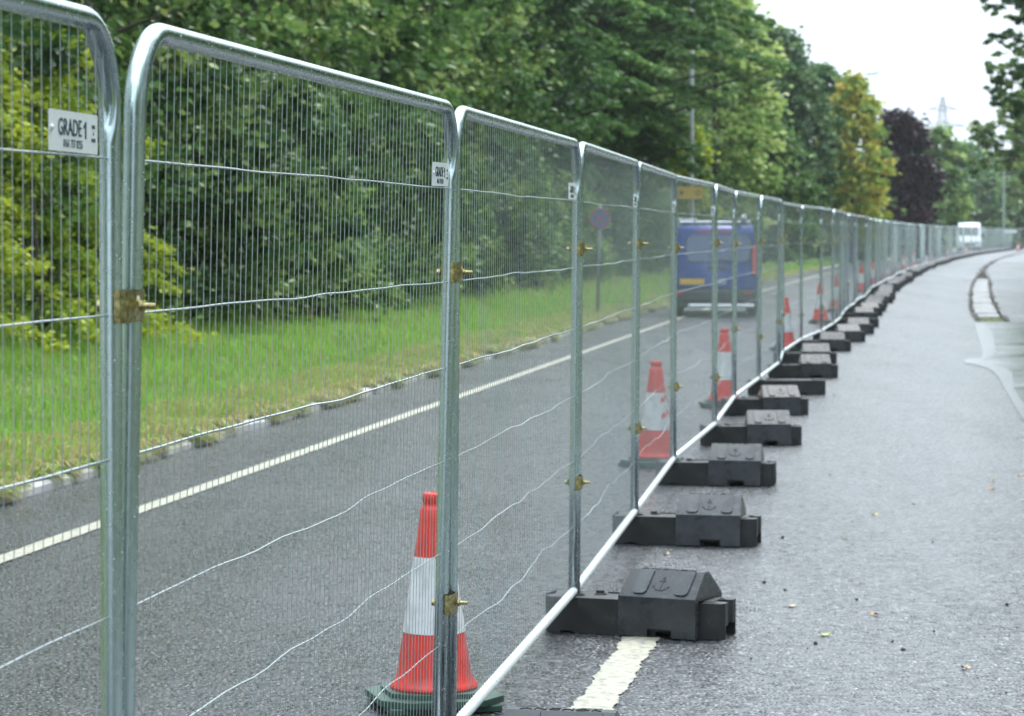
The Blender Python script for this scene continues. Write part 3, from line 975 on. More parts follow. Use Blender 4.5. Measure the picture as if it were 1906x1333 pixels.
# ------------------------------------------------------------------ right side of the lane: trench, side road, wet patch
def ribbon2(y0, y1, offs_fn, zs, step=3.0):
    bm = bmesh.new(); rows = []; n = max(2, int((y1 - y0) / step))
    for i in range(n + 1):
        y = y0 + (y1 - y0) * i / n
        rows.append([bm.verts.new(off(y, o, z)) for o, z in zip(offs_fn(y), zs)])
    for a, b in zip(rows, rows[1:]):
        for k in range(len(zs) - 1): bm.faces.new((a[k], a[k + 1], b[k + 1], b[k]))
    return bm
def tl(y):     # left lip of the trench
    return 2.64 + .5 * max(0, min(1, (y - 62) / 60))
def tr_(y):
    return tl(y) + (.62 if y < 100 else max(.16, .62 - .46 * (y - 100) / 25))
TY = 55.0
tag(bm_obj('road', ribbon2(-30, TY, lambda y: (2.64, 5, 7.2), (0, 0, 0)), M['asphalt']), kind='structure')
tag(bm_obj('road', ribbon2(TY, 520, lambda y: (2.64, 2.64 + (tl(y) - 2.64) * .5 + .0005, tl(y) + .001), (0, 0, 0)), M['asphalt']), kind='structure')
tag(bm_obj('road', ribbon2(TY, 520, lambda y: (tr_(y), 5, 7.2), (0, 0, 0)), M['asphalt']), kind='structure')
M['trench'] = mat('wet_dug_earth', (.03, .026, .022), .8)
g = NG(M['trench']); g.base(g.mix(g.ramp(g.noise(3, 6), [(.35, 0.0), (.7, 1.0)]), (.018, .016, .014), (.07, .055, .04)))
tag(bm_obj('trench', ribbon2(TY, 420, lambda y: (tl(y), tl(y) + .04, tr_(y) - .04, tr_(y)), (-.002, -.13, -.13, -.002), 1.5), M['trench']), kind='structure')
# crumbled asphalt lips
bm = bmesh.new()
for side in (0, 1):
    y = TY
    while y < 260:
        L = random.uniform(.25, .6) * (1 if y < 110 else 3)
        if random.random() < (.85 if side == 0 else .5) or y > 110:
            o = (tl(y) + .02 if side == 0 else tr_(y) - .02) + random.uniform(-.03, .03)
            h = random.uniform(.012, .034)
            add_box(bm, off(y + L / 2, o, h / 2 - .01), (random.uniform(.05, .10), L * 1.25, h), Matrix.Rotation(-math.atan(.16) + random.uniform(-.15, .15), 3, 'Z'), .012)
        y += L
tag(bm_obj('trench_edge_rubble', bm, M['trench']), 'dark crumbled asphalt edging along the dug trench in the right lane', 'rubble', kind='stuff')
M['conc'] = mat('pale_wet_concrete', (.42, .42, .41), .35)
g = NG(M['conc']); g.base(g.mix(g.ramp(g.noise(4, 6), [(.35, 0.0), (.7, 1.0)]), (.11, .11, .11), (.23, .23, .225)))
M['moss'] = mat('mossy_earth', (.06, .09, .025), .9)
g = NG(M['moss']); g.base(g.mix(g.ramp(g.noise(14, 6), [(.4, 0.0), (.65, 1.0)]), (.035, .04, .018), (.10, .15, .035)))
y = 58.6; k = 0
while y < 104:
    L = 2.2 + random.uniform(-.2, .5)
    bm = bmesh.new()
    add_box(bm, (0, 0, 0), (.50, L - .2, .12), None, .02)
    o = bm_obj('concrete_slab', bm, M['conc'])
    o.location = off(y + L / 2, (tl(y) + tr_(y)) / 2, -.052 + random.uniform(-.012, .012)); o.rotation_euler = (0, R(random.uniform(-2, 2)), -math.atan(path_n(y).y * -1) + R(random.uniform(-2, 2)))
    tag(o, 'grey slab nearest the mossy end of the trench' if k == 0 else 'pale concrete slab laid end to end in the dug trench', 'slab', 'concrete slabs in the trench')
    y += L; k += 1
bm = bmesh.new()
bmesh.ops.create_grid(bm, x_segments=14, y_segments=10, size=.5)
for v in bm.verts:
    ed = max(abs(v.co.x), abs(v.co.y)) / .5
    v.co.z = (.06 + random.uniform(-.03, .05)) * (1 - ed ** 4) ; v.co.x *= .60; v.co.y *= 2.4
o = bm_obj('moss_mound', bm, M['moss'], smooth=True)
o.location = off(TY + 1.5, 2.95, -.05); o.rotation_euler = (0, 0, -math.atan(.15))
tag(o, 'mossy green earth plug at the near end of the dug trench', 'mound')
# wet smooth strip in front of the trench
M['wet'] = mat('wet_smooth_surface', (.20, .21, .22), .12)
g = NG(M['wet'])
g.base(g.mix(g.ramp(g.noise(1.2, 5), [(.35, 0.0), (.7, 1.0)]), (.12, .13, .135), (.22, .23, .235)))
g.rough(g.ramp(g.noise(.7, 5), [(.35, .10), (.7, .26)])); g.bump(g.noise(9, 3), .05, .004)
edge = [(1816, 601), (1819, 612), (1822, 625), (1827, 640), (1831, 655), (1830, 666), (1812, 667), (1795, 670), (1800, 676), (1820, 679), (1838, 684), (1852, 692), (1863, 704), (1872, 722), (1884, 742), (1897, 764), (1915, 790), (1940, 830), (1975, 890)]
bm = bmesh.new(); rows = []
for px, py in edge:
    p = gpt(px, py, .004); q = off(p.y + .16 * 3, 6.0, .004); q.y = p.y
    rows.append((bm.verts.new(p), bm.verts.new(Vector((path_x(p.y) + 3.6, p.y, .0045))), bm.verts.new(Vector((path_x(p.y) + 6.4, p.y, .004)))))
for yq in (16, 12, 8, 4, 0, -6, -14):
    p = off(yq, 2.52 + .05 * math.sin(yq), .004); rows.append((bm.verts.new(p), bm.verts.new(Vector((path_x(p.y) + 3.6, p.y, .0045))), bm.verts.new(Vector((path_x(p.y) + 6.4, p.y, .004)))))
for a, b in zip(rows, rows[1:]):
    for k in range(2): bm.faces.new((a[k], a[k + 1], b[k + 1], b[k]))
tag(bm_obj('wet_road_patch', bm, M['wet']), kind='structure')
M['slurry'] = mat('pale_slurry', (.30, .31, .315), .25)
g = NG(M['slurry']); g.base(g.mix(g.ramp(g.noise(2.5, 6), [(.35, 0.0), (.7, 1.0)]), (.12, .127, .13), (.19, .198, .20)))
bm = bmesh.new(); rows = []
for i, (px, py) in enumerate(edge):
    p = gpt(px, py, .008); wd = .16 + .08 * math.sin(i * .8) + (.15 if 5 < i < 9 else 0)
    rows.append((bm.verts.new(p + Vector((-.02, 0, 0))), bm.verts.new(p + Vector((wd, 0, 0)))))
for a, b in zip(rows, rows[1:]): bm.faces.new((a[0], a[1], b[1], b[0]))
tag(bm_obj('wet_road_patch', bm, M['slurry']), kind='structure')
M['tar'] = mat('tar_joint', (.012, .012, .013), .35)
for yj, o0, o1 in ((81.5, .9, 2.6), (54.6, 3.3, 6.5), (37.0, .7, 1.5), (47, 1.2, 2.5)):
    bm = bmesh.new(); rows = []
    for k in range(25):
        o = o0 + (o1 - o0) * k / 24; w_ = random.uniform(.012, .035); dy = .06 * math.sin(k * .7 + yj)
        rows.append((bm.verts.new(off(yj + dy - w_, o, .004)), bm.verts.new(off(yj + dy + w_, o, .004))))
    for a, b in zip(rows, rows[1:]): bm.faces.new((a[0], b[0], b[1], a[1]))
    tag(bm_obj('road_joint', bm, M['tar']), kind='structure')
bm = bmesh.new()     # white hatch mark at the right edge
tag(bm_obj('road_marking', line_bm(104, 165, 5.6, .5, 3, .02), M['line']), kind='structure')

# grit and leaves on the road
M['grit'] = mat('dark_asphalt_chips', (.03, .03, .032), .7)
bm = bmesh.new()
for k in range(90):
    y = random.choice((random.uniform(10.2, 14), random.uniform(10.5, 22), random.uniform(11, 30)))
    o = abs(random.gauss(0, .8)) + random.choice((.2, .6, .9)) 
    if o > 2.5: continue
    r = random.choice((.003, .003, .004, .005, .006, .011)) * random.uniform(.7, 1.3) * (1 if o > .5 else .8)
    mx = Matrix.Translation(off(y, o, r * .45)) @ Matrix.Rotation(random.uniform(0, 6), 4, 'Z') @ Matrix.Diagonal((1, random.uniform(.6, 1), random.uniform(.4, .8), 1))
    g_ = bmesh.ops.create_icosphere(bm, subdivisions=1, radius=r, matrix=mx)
    for v in g_['verts']: v.co += Vector((random.uniform(-1, 1), random.uniform(-1, 1), random.uniform(-.3, .3))) * r * .3
tag(link_mesh('road_grit', (lambda m_: (bm.to_mesh(m_), bm.free(), m_)[2])(bpy.data.meshes.new('road_grit')), None, M['grit']), 'scattered black chips of asphalt lying on the closed lane', 'grit', kind='stuff')
lc = {'yellow': mat('yellow_leaf', (.55, .42, .05), .5), 'lime': mat('lime_leaf', (.32, .42, .05), .5), 'orange': mat('orange_leaf', (.50, .22, .05), .5), 'tan': mat('tan_leaf', (.45, .36, .22), .6), 'green': mat('green_leaf', (.06, .14, .04), .5)}
for px, py, c, lab in ((1628, 960, 'yellow', 'yellow fallen leaf alone in the middle of the closed lane'), (1535, 1184, 'lime', 'lime yellow fallen leaf on the wet lane nearest the camera'),
                       (1849, 896, 'yellow', 'yellow fallen leaf above an orange one at the right lane edge'), (1846, 911, 'orange', 'orange brown fallen leaf beneath a yellow one at the right'),
                       (1899, 886, 'orange', 'orange fallen leaf touching the right picture edge'), (1571, 1003, 'green', 'dark green fallen leaf near the loose black chips'),
                       (1628, 1146, 'orange', 'small rusty fallen leaf right of the lime yellow leaf'), (1474, 1130, 'tan', 'tan crumpled fallen leaf right of the nearest anchor weight'),
                       (1240, 1033, 'tan', 'pale scrap leaf between the second and third anchor weights'), (1797, 1246, 'tan', 'tan flat fallen leaf at the lower right of the lane')):
    bm = bmesh.new(); r = random.uniform(.02, .028)
    pts = [(r * (1 + .25 * math.sin(5 * a)) * math.cos(a), r * .7 * (1 + .25 * math.sin(5 * a + 1)) * math.sin(a)) for a in [2 * math.pi * k / 14 for k in range(14)]]
    vs = add_prism(bm, pts, 'z', .004, .0055)
    for v in vs: v.co.z += .012 * abs(v.co.x / r) ** 2
    o = bm_obj('fallen_leaf', bm, lc[c]); o.location = gpt(px, py); o.rotation_euler = (0, 0, random.uniform(0, 6))
    tag(o, lab, 'leaf', 'fallen leaves on the road')

# ------------------------------------------------------------------ vegetation
def leaves_np(P, D, size, tint, asp=.55, fold=.18):
    """P centres, D directions: one folded rhombus per leaf"""
    n = len(P)
    D = D / (np.linalg.norm(D, axis=1, keepdims=True) + 1e-9)
    rnd = RNG.normal(0, 1, (n, 3)); rnd[:, 2] *= .5
    S = np.cross(D, rnd); S /= (np.linalg.norm(S, axis=1, keepdims=True) + 1e-9)
    flip = np.sign(np.cross(S, D)[:, 2:3]); flip[flip == 0] = 1
    N = np.cross(S, D) * flip
    sz = size[:, None]
    V = np.empty((n, 4, 3), np.float32)
    V[:, 0] = P - D * sz * .5
    V[:, 1] = P - D * sz * .02 + S * sz * asp * .5 + N * sz * fold * .5
    V[:, 2] = P + D * sz * .5 - N * sz * .06
    V[:, 3] = P - D * sz * .02 - S * sz * asp * .5 + N * sz * fold * .5
    i = np.arange(n)[:, None] * 4
    F = np.concatenate([i + [0, 1, 2], i + [0, 2, 3]], 0)
    return V.reshape(-1, 3), F, np.concatenate([tint, tint])

def clump_leaves(C, Rr, per, size, flat=.7, droop=.25, axis_out=.5, asp=.55, shell=2.2, tint_c=None, tint_j=.25):
    """C (k,3) clump centres, Rr (k,) radii, per: leaves per clump"""
    k = len(C)
    idx = np.repeat(np.arange(k), per)
    n = len(idx)
    d = RNG.normal(0, 1, (n, 3)); d /= np.linalg.norm(d, axis=1, keepdims=True)
    u = np.minimum(1.9, np.abs(RNG.normal(0, .66, n)))
    o = d * (u * Rr[idx])[:, None]; o[:, 2] *= flat
    o *= (1 + .25 * RNG.normal(0, 1, (n, 1)))
    P = C[idx] + o
    rad = C[idx].copy(); rad[:, 2] = 0; rad /= (np.linalg.norm(rad, axis=1, keepdims=True) + 1e-6)
    D = d * .7 + rad * axis_out + RNG.normal(0, .45, (n, 3)); D[:, 2] = D[:, 2] * .5 - droop
    tc = (RNG.uniform(0, 1, k) if tint_c is None else tint_c)
    t = np.clip(tc[idx] + RNG.normal(0, tint_j, n), 0, 1)
    sz = size * RNG.uniform(.6, 1.35, n)
    return leaves_np(P, D, sz, t, asp)

def blob_clumps(k, rx, ry, z0, z1, shape='round', rmin=.35, rmax=.8, inner=.45):
    """clump centres through an uneven crown"""
    C = []
    lob = RNG.uniform(0, 2 * np.pi, 4)
    while len(C) < k:
        t = RNG.uniform(0, 1); a = RNG.uniform(0, 2 * np.pi)
        if shape == 'round': prof = math.sqrt(max(.02, 1 - (2 * t - .85) ** 2 / 1.35))
        elif shape == 'cone': prof = max(.08, 1 - t) ** .75 * (1 if t > .08 else .8)
        elif shape == 'bush': prof = math.sqrt(max(.05, 1 - (t * .97) ** 2.2))
        else: prof = .35 + .65 * math.sin(math.pi * min(1, t * .9 + .12))
        prof *= 1 + .18 * math.sin(2 * a + lob[0] + 5 * t) + .12 * math.sin(3 * a + lob[1] - 7 * t)
        q = RNG.uniform(inner, 1) ** .6
        C.append((rx * prof * q * math.cos(a), ry * prof * q * math.sin(a), z0 + (z1 - z0) * t))
    C = np.array(C); Rr = RNG.uniform(rmin, rmax, k)
    return C, Rr

M['bark'] = mat('damp_bark', (.06, .05, .04), .85)
g = NG(M['bark']); g.base(g.mix(g.ramp(g.noise(9, 5), [(.35, 0.0), (.7, 1.0)]), (.035, .028, .022), (.11, .095, .075)))
def trunk_bm(h, r, C, nl, lean=.0, twigs=0):
    bm = bmesh.new()
    pts = []; n = 8; bx = random.uniform(-1, 1) * lean; by = random.uniform(-1, 1) * lean
    for i in range(n + 1):
        t = i / n
        pts.append((bx * h * t * t + math.sin(t * 7) * .03 * h * .2, by * h * t * t + math.sin(t * 5 + 1) * .03 * h * .2, h * t - .3 * (1 - t)))
    rad = [r * (1.25 - .25 * min(1, i)) * (1 - .85 * i / n) for i in range(n + 1)]
    add_tube(bm, pts, rad, 8)
    sel = sorted(range(len(C)), key=lambda i: random.random())[:nl]
    for i in sel:
        c = Vector(C[i]); zt = max(.15 * h, min(h * .92, c.z - .35 * math.hypot(c.x, c.y)))
        t = zt / h; k = min(n - 1, int(t * n)); f = t * n - k
        p0 = Vector(pts[k]).lerp(Vector(pts[k + 1]), f)
        mid = p0.lerp(c, .5) + Vector((random.uniform(-.2, .2), random.uniform(-.2, .2), random.uniform(.0, .35)))
        r0 = max(.015, rad[k] * .42)
        add_tube(bm, [p0, p0.lerp(mid, .5) + Vector((0, 0, .06)), mid, mid.lerp(c, .55), c], [r0, r0 * .8, r0 * .6, r0 * .42, r0 * .2], 5)
    for i in range(twigs):
        a = random.uniform(0, 6.28); z = random.uniform(.2, .55) * h; L = random.uniform(1, 2.6)
        p = Vector((0, 0, z)); d = Vector((math.cos(a), math.sin(a), random.uniform(-.25, .2)))
        q = [p + d * L * s + Vector((0, 0, -.25 * L * s * s)) + Vector((random.uniform(-.1, .1), random.uniform(-.1, .1), random.uniform(-.1, .1))) for s in (0, .3, .6, .8, 1)]
        add_tube(bm, q, [.03, .022, .014, .009, .004], 5)
    return bm

G = {}
G['dark'] = leaf_material('dark_foliage', [(0, (0.024, 0.064, 0.022)), (.45, (0.059, 0.138, 0.037)), (.8, (0.132, 0.238, 0.059)), (1, (0.264, 0.369, 0.106))], .42, .3)
G['mixed'] = leaf_material('mixed_foliage', [(0, (0.045, 0.105, 0.028)), (.45, (0.113, 0.224, 0.053)), (.8, (0.224, 0.344, 0.084)), (1, (0.393, 0.477, 0.154))], .40, .35)
G['lime'] = leaf_material('yellow_green_foliage', [(0, (0.061, 0.122, 0.015)), (.4, (0.171, 0.268, 0.024)), (.75, (0.342, 0.439, 0.037)), (1, (0.512, 0.561, 0.061))], .42, .4)
G['maple'] = leaf_material('light_green_foliage', [(0, (0.113, 0.210, 0.049)), (.45, (0.227, 0.338, 0.081)), (.8, (0.371, 0.484, 0.146)), (1, (0.532, 0.597, 0.227))], .42, .4)
G['bluegreen'] = leaf_material('cool_green_foliage', [(0, (0.037, 0.091, 0.039)), (.45, (0.073, 0.159, 0.061)), (.8, (0.134, 0.232, 0.085)), (1, (0.207, 0.305, 0.110))], .42, .3)
G['yellow'] = leaf_material('yellowing_foliage', [(0, (0.146, 0.238, 0.055)), (.4, (0.309, 0.400, 0.083)), (.72, (0.512, 0.547, 0.109)), (.92, (0.538, 0.523, 0.105)), (1, (0.658, 0.419, 0.105))], .42, .4)
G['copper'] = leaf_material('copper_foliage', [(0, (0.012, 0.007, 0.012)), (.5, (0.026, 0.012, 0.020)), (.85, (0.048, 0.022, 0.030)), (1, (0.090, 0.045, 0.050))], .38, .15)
G['fern'] = leaf_material('conifer_sprays', [(0, (0.036, 0.095, 0.029)), (.45, (0.073, 0.175, 0.047)), (.8, (0.146, 0.264, 0.066)), (1, (0.248, 0.366, 0.102))], .45, .3)

def make_plant(kind, C, Rr, per, size, gm, h, r, nl, flat=.7, droop=.25, asp=.55, out=.5, shell=2.2, lean=.02, twigs=0, tc=None, tj=.22, extra=None):
    parts = [clump_leaves(C, Rr, per, size, flat, droop, out, asp, shell, tc, tj)]
    if extra: parts += extra
    V, F, T = join_np(parts)
    crown = np_mesh('crown', V, F, T); crown.materials.append(G[gm])
    tm = mk('trunk', trunk_bm(h, r, C, nl, lean, twigs), M['bark'])
    return tm, crown

def plant(name, mesh2, loc, rz, s, label, cat, group, crown_mat=None):
    o = empty(name, loc, rz, label, cat, group)
    o.scale = (s, s, s)
    link_mesh('trunk', mesh2[0], o)
    c = link_mesh('crown', mesh2[1], o)
    if crown_mat:
        c.material_slots[0].link = 'OBJECT'; c.material_slots[0].material = crown_mat
    return o

# shrub and tree variants (unit metres, base at the origin)
SHRUB = []
for v in range(4):
    C, Rr = blob_clumps(46, 1.25 + .15 * v, 1.3, .25, 3.0 + .3 * v, 'bush', .28, .6, .35)
    SHRUB.append(make_plant('shrub', C, Rr, 210, .12 + .012 * (v % 2), 'mixed', 2.6, .07, 12, .75, .15, .62, .5))
SPRAY = []     # arching sprays of small yellow-green leaves
for v in range(2):
    C = []; Rr = []; tc = []
    for b in range(34):
        a = RNG.uniform(0, 6.28); z = RNG.uniform(.3, 3.6); L = RNG.uniform(.9, 1.9) * (1.15 - z / 6)
        for s in np.linspace(.25, 1, 7):
            C.append((math.cos(a) * L * s, math.sin(a) * L * s, z + .55 * s - .75 * s * s)); Rr.append(.30 - .14 * s); tc.append(.15 + .75 * s)
    C = np.array(C); Rr = np.array(Rr)
    SPRAY.append(make_plant('shrub', C, Rr, 75, .075, 'lime', 3.2, .06, 30, .5, .25, .6, .6, 1.6, tc=np.array(tc), tj=.15))
TREE = []
for v in range(4):
    C, Rr = blob_clumps(120, 2.9 + .3 * v, 3.0, 1.6, 10.5 + v, 'round', .45, .95, .35)
    TREE.append(make_plant('tree', C, Rr, 170, .175 + .012 * v, 'mixed', 9.5 + v, .17, 34, .6, .3, .6, .5, lean=.03, twigs=8))

def fill_rows():
    grp = 'shrubs along the back of the verge'
    y = 19.0; k = 0
    while y < 150:
        o = -8.9 + random.uniform(-.5, .5) - (.3 if y < 40 else 0)
        p = off(y, o, verge_z(o) - .1)
        px = 953 + FPX * p.x / p.y
        left = px < 150
        if left and y < 60:
            lab = 'yellow green shrub of arching sprays behind the leftmost fence panel'
            plant('shrub', SPRAY[k % 2], p, random.uniform(0, 6.28), random.uniform(.95, 1.2), lab, 'shrub', grp)
        else:
            m_ = random.choice(['dark', 'mixed', 'mixed', 'dark', 'bluegreen'])
            lab = {'dark': 'dark green shrub in the tangled hedge behind the grass verge', 'mixed': 'mid green leafy shrub in the tangled hedge behind the grass verge', 'bluegreen': 'cool green shrub in the tangled hedge behind the grass verge'}[m_]
            s = random.uniform(.75, 1.15)
            if y > 70: s *= .85
            plant('shrub', SHRUB[k % 4], p, random.uniform(0, 6.28), s, lab, 'shrub', grp, G[m_])
        y += random.uniform(1.9, 2.7) if y < 80 else random.uniform(2.8, 4.0); k += 1
    k = 0
    for o0, y0, y1, st, s0, s1, lab in ((-11.6, 26, 128, 4.6, .8, 1.05, 'leafy tree in the front row of the wood behind the hedge'),
                                        (-16.0, 34, 190, 5.6, 1.05, 1.3, 'tall leafy tree in the middle row of the wood'),
                                        (-22.5, 50, 260, 7.5, 1.25, 1.5, 'tall dark tree in the back row of the wood')):
        y = y0
        while y < y1:
            o = o0 + random.uniform(-.9, .9)
            m_ = random.choice(['dark', 'mixed', 'mixed', 'mixed'] if o0 > -15 else ['dark', 'dark', 'bluegreen', 'mixed'])
            if not (o0 > -15 and 78 < y < 112):
                plant('tree', TREE[k % 4], off(y, o, .3), random.uniform(0, 6.28), random.uniform(s0, s1), lab, 'tree', 'trees of the wood beside the road', G[m_])
            y += st * random.uniform(.8, 1.2); k += 1
fill_rows()
# the same wood goes on behind and beside the camera, on both sides of the road
k = 0
for o0, y0, y1, st in ((-11.5, -24, 22, 5.5), (10.5, -24, 92, 6.0), (16, -20, 84, 7.0)):
    y = y0
    while y < y1:
        plant('tree', TREE[k % 4], off(y, o0 + random.uniform(-.8, .8), .2), random.uniform(0, 6.28), random.uniform(.95, 1.25), 'roadside tree standing outside the picture beside or behind the camera', 'tree', 'roadside trees outside the picture', G[random.choice(['dark', 'mixed'])])
        y += st * random.uniform(.8, 1.2); k += 1

# the big tree with layered drooping sprays over the verge
C = []; Rr = []; tc = []
for lay in range(14):
    zl_ = 4.5 + lay * .78
    for b in range(8 if lay < 11 else 5):
        z = zl_ + RNG.uniform(-.2, .2); a = RNG.uniform(0, 6.28)
        L = (5.7 if z < 9.5 else 5.7 * (1 - (z - 9.5) / 9)) * RNG.uniform(.7, 1.1)
        if z < 8.5: L *= .55 + .45 * (z - 4.4) / 4.1
        for s in np.linspace(.25, 1, 11):
            for q in range(4):
                sp_ = .95 * math.sin(math.pi * min(1, s * .85 + .1)) * RNG.uniform(-1, 1)
                C.append((math.cos(a) * L * s - math.sin(a) * sp_, math.sin(a) * L * s + math.cos(a) * sp_, z + .75 * s - 1.75 * s * s - .25 * abs(sp_) + RNG.uniform(-.06, .06)))
                Rr.append(.36 - .12 * s); tc.append(min(1, .05 + .55 * s + .3 * (RNG.uniform() - .3)))  # tint darker towards the trunk: shade inside the crown put into leaf colour
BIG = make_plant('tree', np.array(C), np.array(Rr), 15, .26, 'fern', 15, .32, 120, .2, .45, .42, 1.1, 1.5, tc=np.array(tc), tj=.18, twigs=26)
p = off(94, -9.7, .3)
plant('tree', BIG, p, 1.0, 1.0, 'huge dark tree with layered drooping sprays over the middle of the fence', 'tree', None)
p = off(84, -11.6, .3)
plant('tree', BIG, p, 3.0, .92, 'dark drooping tree left of the huge layered one, hollow black gap beneath', 'tree', None)

def feature(px, y, top_px, wpx, gm, lab, shape='round', k=150, per=130, leaf=.0022, z0=.12, ry=None, droop=.25, seed=0, rc=(.10, .19), name='tree', asp=.6):
    """a tree standing at distance y whose crown centre, top and width are those of the photograph"""
    c = dpt(px, 433, y); top = dpt(px, top_px, y).z
    rx = wpx / 2 * y / FPX
    k = int(k * 2.1); per = int(per * .55)
    C, Rr = blob_clumps(k, rx, ry or rx, top * z0, top * .96, shape, rx * rc[0] * 1.25, rx * rc[1] * 1.25, .3)
    m2 = make_plant(name, C, Rr, per, leaf * y, gm, top * .9, .012 * top + .05, 24, .62, droop, asp, .5, 2.0)
    return plant(name, m2, (c.x, y, 0), 0, 1, lab, 'tree', None)
feature(1330, 128, -60, 250, 'maple', 'light green broadleaf tree right of the huge layered tree', k=190, per=140, leaf=.0026)
feature(1275, 112, 215, 130, 'lime', 'low yellow green tree behind the yellow road sign', 'bush', 80, 130, .0022, .05)
feature(1440, 152, 40, 200, 'bluegreen', 'tall mid green tree whose top slopes down to the pale sky', k=190, per=140)
feature(1420, 138, 225, 210, 'dark', 'low dark green tree above the kink of the fence line', 'bush', 120, 140, .0022, .04)
feature(1525, 158, 110, 130, 'bluegreen', 'smaller cool green tree touching the yellowing one', k=130, per=130)
feature(1586, 155, 132, 128, 'yellow', 'yellowing autumn tree with orange crown against the sky', 'round', 140, 130)
feature(1560, 164, 300, 150, 'dark', 'dense dark shrubby tree under the yellowing tree', 'bush', 90, 130, .0022, .03)
feature(1616, 168, 318, 75, 'lime', 'low lime green sapling left of the purple tree', 'bush', 50, 120, .0022, .03)
feature(1674, 172, 200, 140, 'copper', 'dark purple copper leaved tree rising over the fence', 'bush', 170, 150, .0021, .04)
feature(1578, 180, 112, 30, 'yellow', 'thin reddish conifer top poking above the yellowing tree', 'cone', 26, 26, .0016, .3)
feature(1745, 245, 232, 110, 'mixed', 'mid green tree right of the purple tree', k=120, per=120)
feature(1722, 225, 300, 80, 'dark', 'dark green shrubby tree at the foot of the purple tree', 'bush', 60, 120, .0022, .03)
for i, (px, y, tp, wp, gm) in enumerate(((1790, 330, 262, 120, 'bluegreen'), (1850, 360, 282, 130, 'mixed'), (1905, 350, 275, 130, 'bluegreen'), (1825, 315, 318, 110, 'bluegreen'), (1880, 322, 330, 120, 'mixed'), (1765, 300, 330, 80, 'mixed'), (1945, 340, 270, 130, 'dark'), (1735, 380, 300, 120, 'bluegreen'), (1690, 330, 300, 140, 'dark'), (1640, 300, 290, 130, 'dark'), (1600, 280, 280, 130, 'dark'), (1990, 340, 240, 140, 'mixed'))):
    feature(px, y, tp, wp, gm, 'hazy far green tree closing the view at the road bend', 'bush' if i % 2 else 'round', 80, 110, .0021, .04)['group'] = 'far trees at the road bend'

# trees on the right whose boughs reach into the picture
def bough_tree(y, boughs, gm, trunk_px, h, lab, leaf, per, seedtw):
    base = dpt(trunk_px, 433, y); base.z = 0
    C = []; Rr = []; limbs = bmesh.new()
    tp = [(0, 0, -.3), (.05, .1, h * .35), (-.1, .1, h * .7), (0, 0, h)]
    add_tube(limbs, tp, [.32, .24, .15, .04], 8)
    for (x0, y0), (x1, y1), rad, n in boughs:
        a = dpt(x0, y0, y) - base; b = dpt(x1, y1, y - 1.5) - base
        s0 = Vector((0, 0, min(h * .9, max(1.5, a.z - 1.2))))
        add_tube(limbs, [s0, s0.lerp(a, .6) + Vector((0, 0, .3)), a, b], [.10, .07, .045, .012], 5)
        for k in range(n * 4):
            t = RNG.uniform(0, 1)
            q = a.lerp(b, t) + Vector((RNG.uniform(-.4, .4), RNG.uniform(-1.6, 1.6), RNG.normal(0, .42 * rad / .45 * (1 - .5 * t))))
            C.append(tuple(q)); Rr.append(rad * RNG.uniform(.35, .75) * (1 - .4 * t))
    C = np.array(C); Rr = np.array(Rr)
    V, F, T = clump_leaves(C, Rr, per, leaf, .55, .35, -.3, .62, 1.6)
    cr = np_mesh('crown', V, F, T); cr.materials.append(G[gm])
    return plant('tree', (mk('trunk', limbs, M['bark']), cr), base, 0, 1, lab, 'tree', None)
px_ = lambda r: r
bough_tree(108, [((1960, 10), (1838, 8), .40, 7), ((1970, -30), (1850, -20), .5, 8), ((1960, 45), (1880, 30), .42, 6), ((1950, 80), (1838, 66), .26, 6), ((1960, 150), (1836, 118), .36, 8), ((1960, 165), (1850, 150), .42, 8), ((1950, 205), (1855, 185), .36, 7), ((1990, 100), (1895, 110), .6, 8), ((2060, 60), (1960, 60), 1.1, 14), ((2100, 160), (1960, 150), 1.1, 14), ((2060, -60), (1930, -60), 1.0, 14), ((2020, -150), (1900, -110), 1.0, 12)],
           'dark', 2060, 11, 'dark broadleaf tree at the right edge with boughs hanging against the sky', .18, 78, 3)
bough_tree(165, [((1960, 245), (1812, 232), .7, 9), ((1960, 270), (1830, 262), .8, 9), ((1960, 295), (1815, 300), .6, 9), ((1960, 215), (1862, 205), .7, 8), ((1975, 310), (1880, 312), .7, 8), ((2050, 250), (1940, 250), 1.6, 14), ((2050, 180), (1920, 190), 1.5, 14)],
           'mixed', 2050, 9, 'green tree low at the right edge below the hanging boughs', .33, 75, 4)

# ------------------------------------------------------------------ vehicles
M['blue'] = mat('blue_van_paint', (.055, .085, .33), .28, .1)
g = NG(M['blue']); g.rough(g.ramp(g.noise(3, 4), [(.3, .24), (.7, .36)]))
M['white'] = mat('white_van_paint', (.78, .80, .82), .3)
M['glass'] = mat('dark_tinted_glass', (.02, .025, .035), .05, 0, .8)
M['bglass'] = mat('blue_tinted_glass', (.05, .08, .22), .08, 0, .9)
M['trim'] = mat('dark_grey_bumper_plastic', (.04, .042, .047), .55)
M['tyre'] = mat('tyre_rubber', (.02, .02, .021), .75)
M['red'] = mat('red_lamp_lens', (.55, .03, .03), .18)
M['yplate'] = mat('yellow_number_plate', (.80, .48, .05), .45)
M['chrome'] = mat('bright_badge_metal', (.72, .74, .76), .22, .6)
M['rack'] = mat('pale_aluminium', (.72, .75, .77), .35, .5)

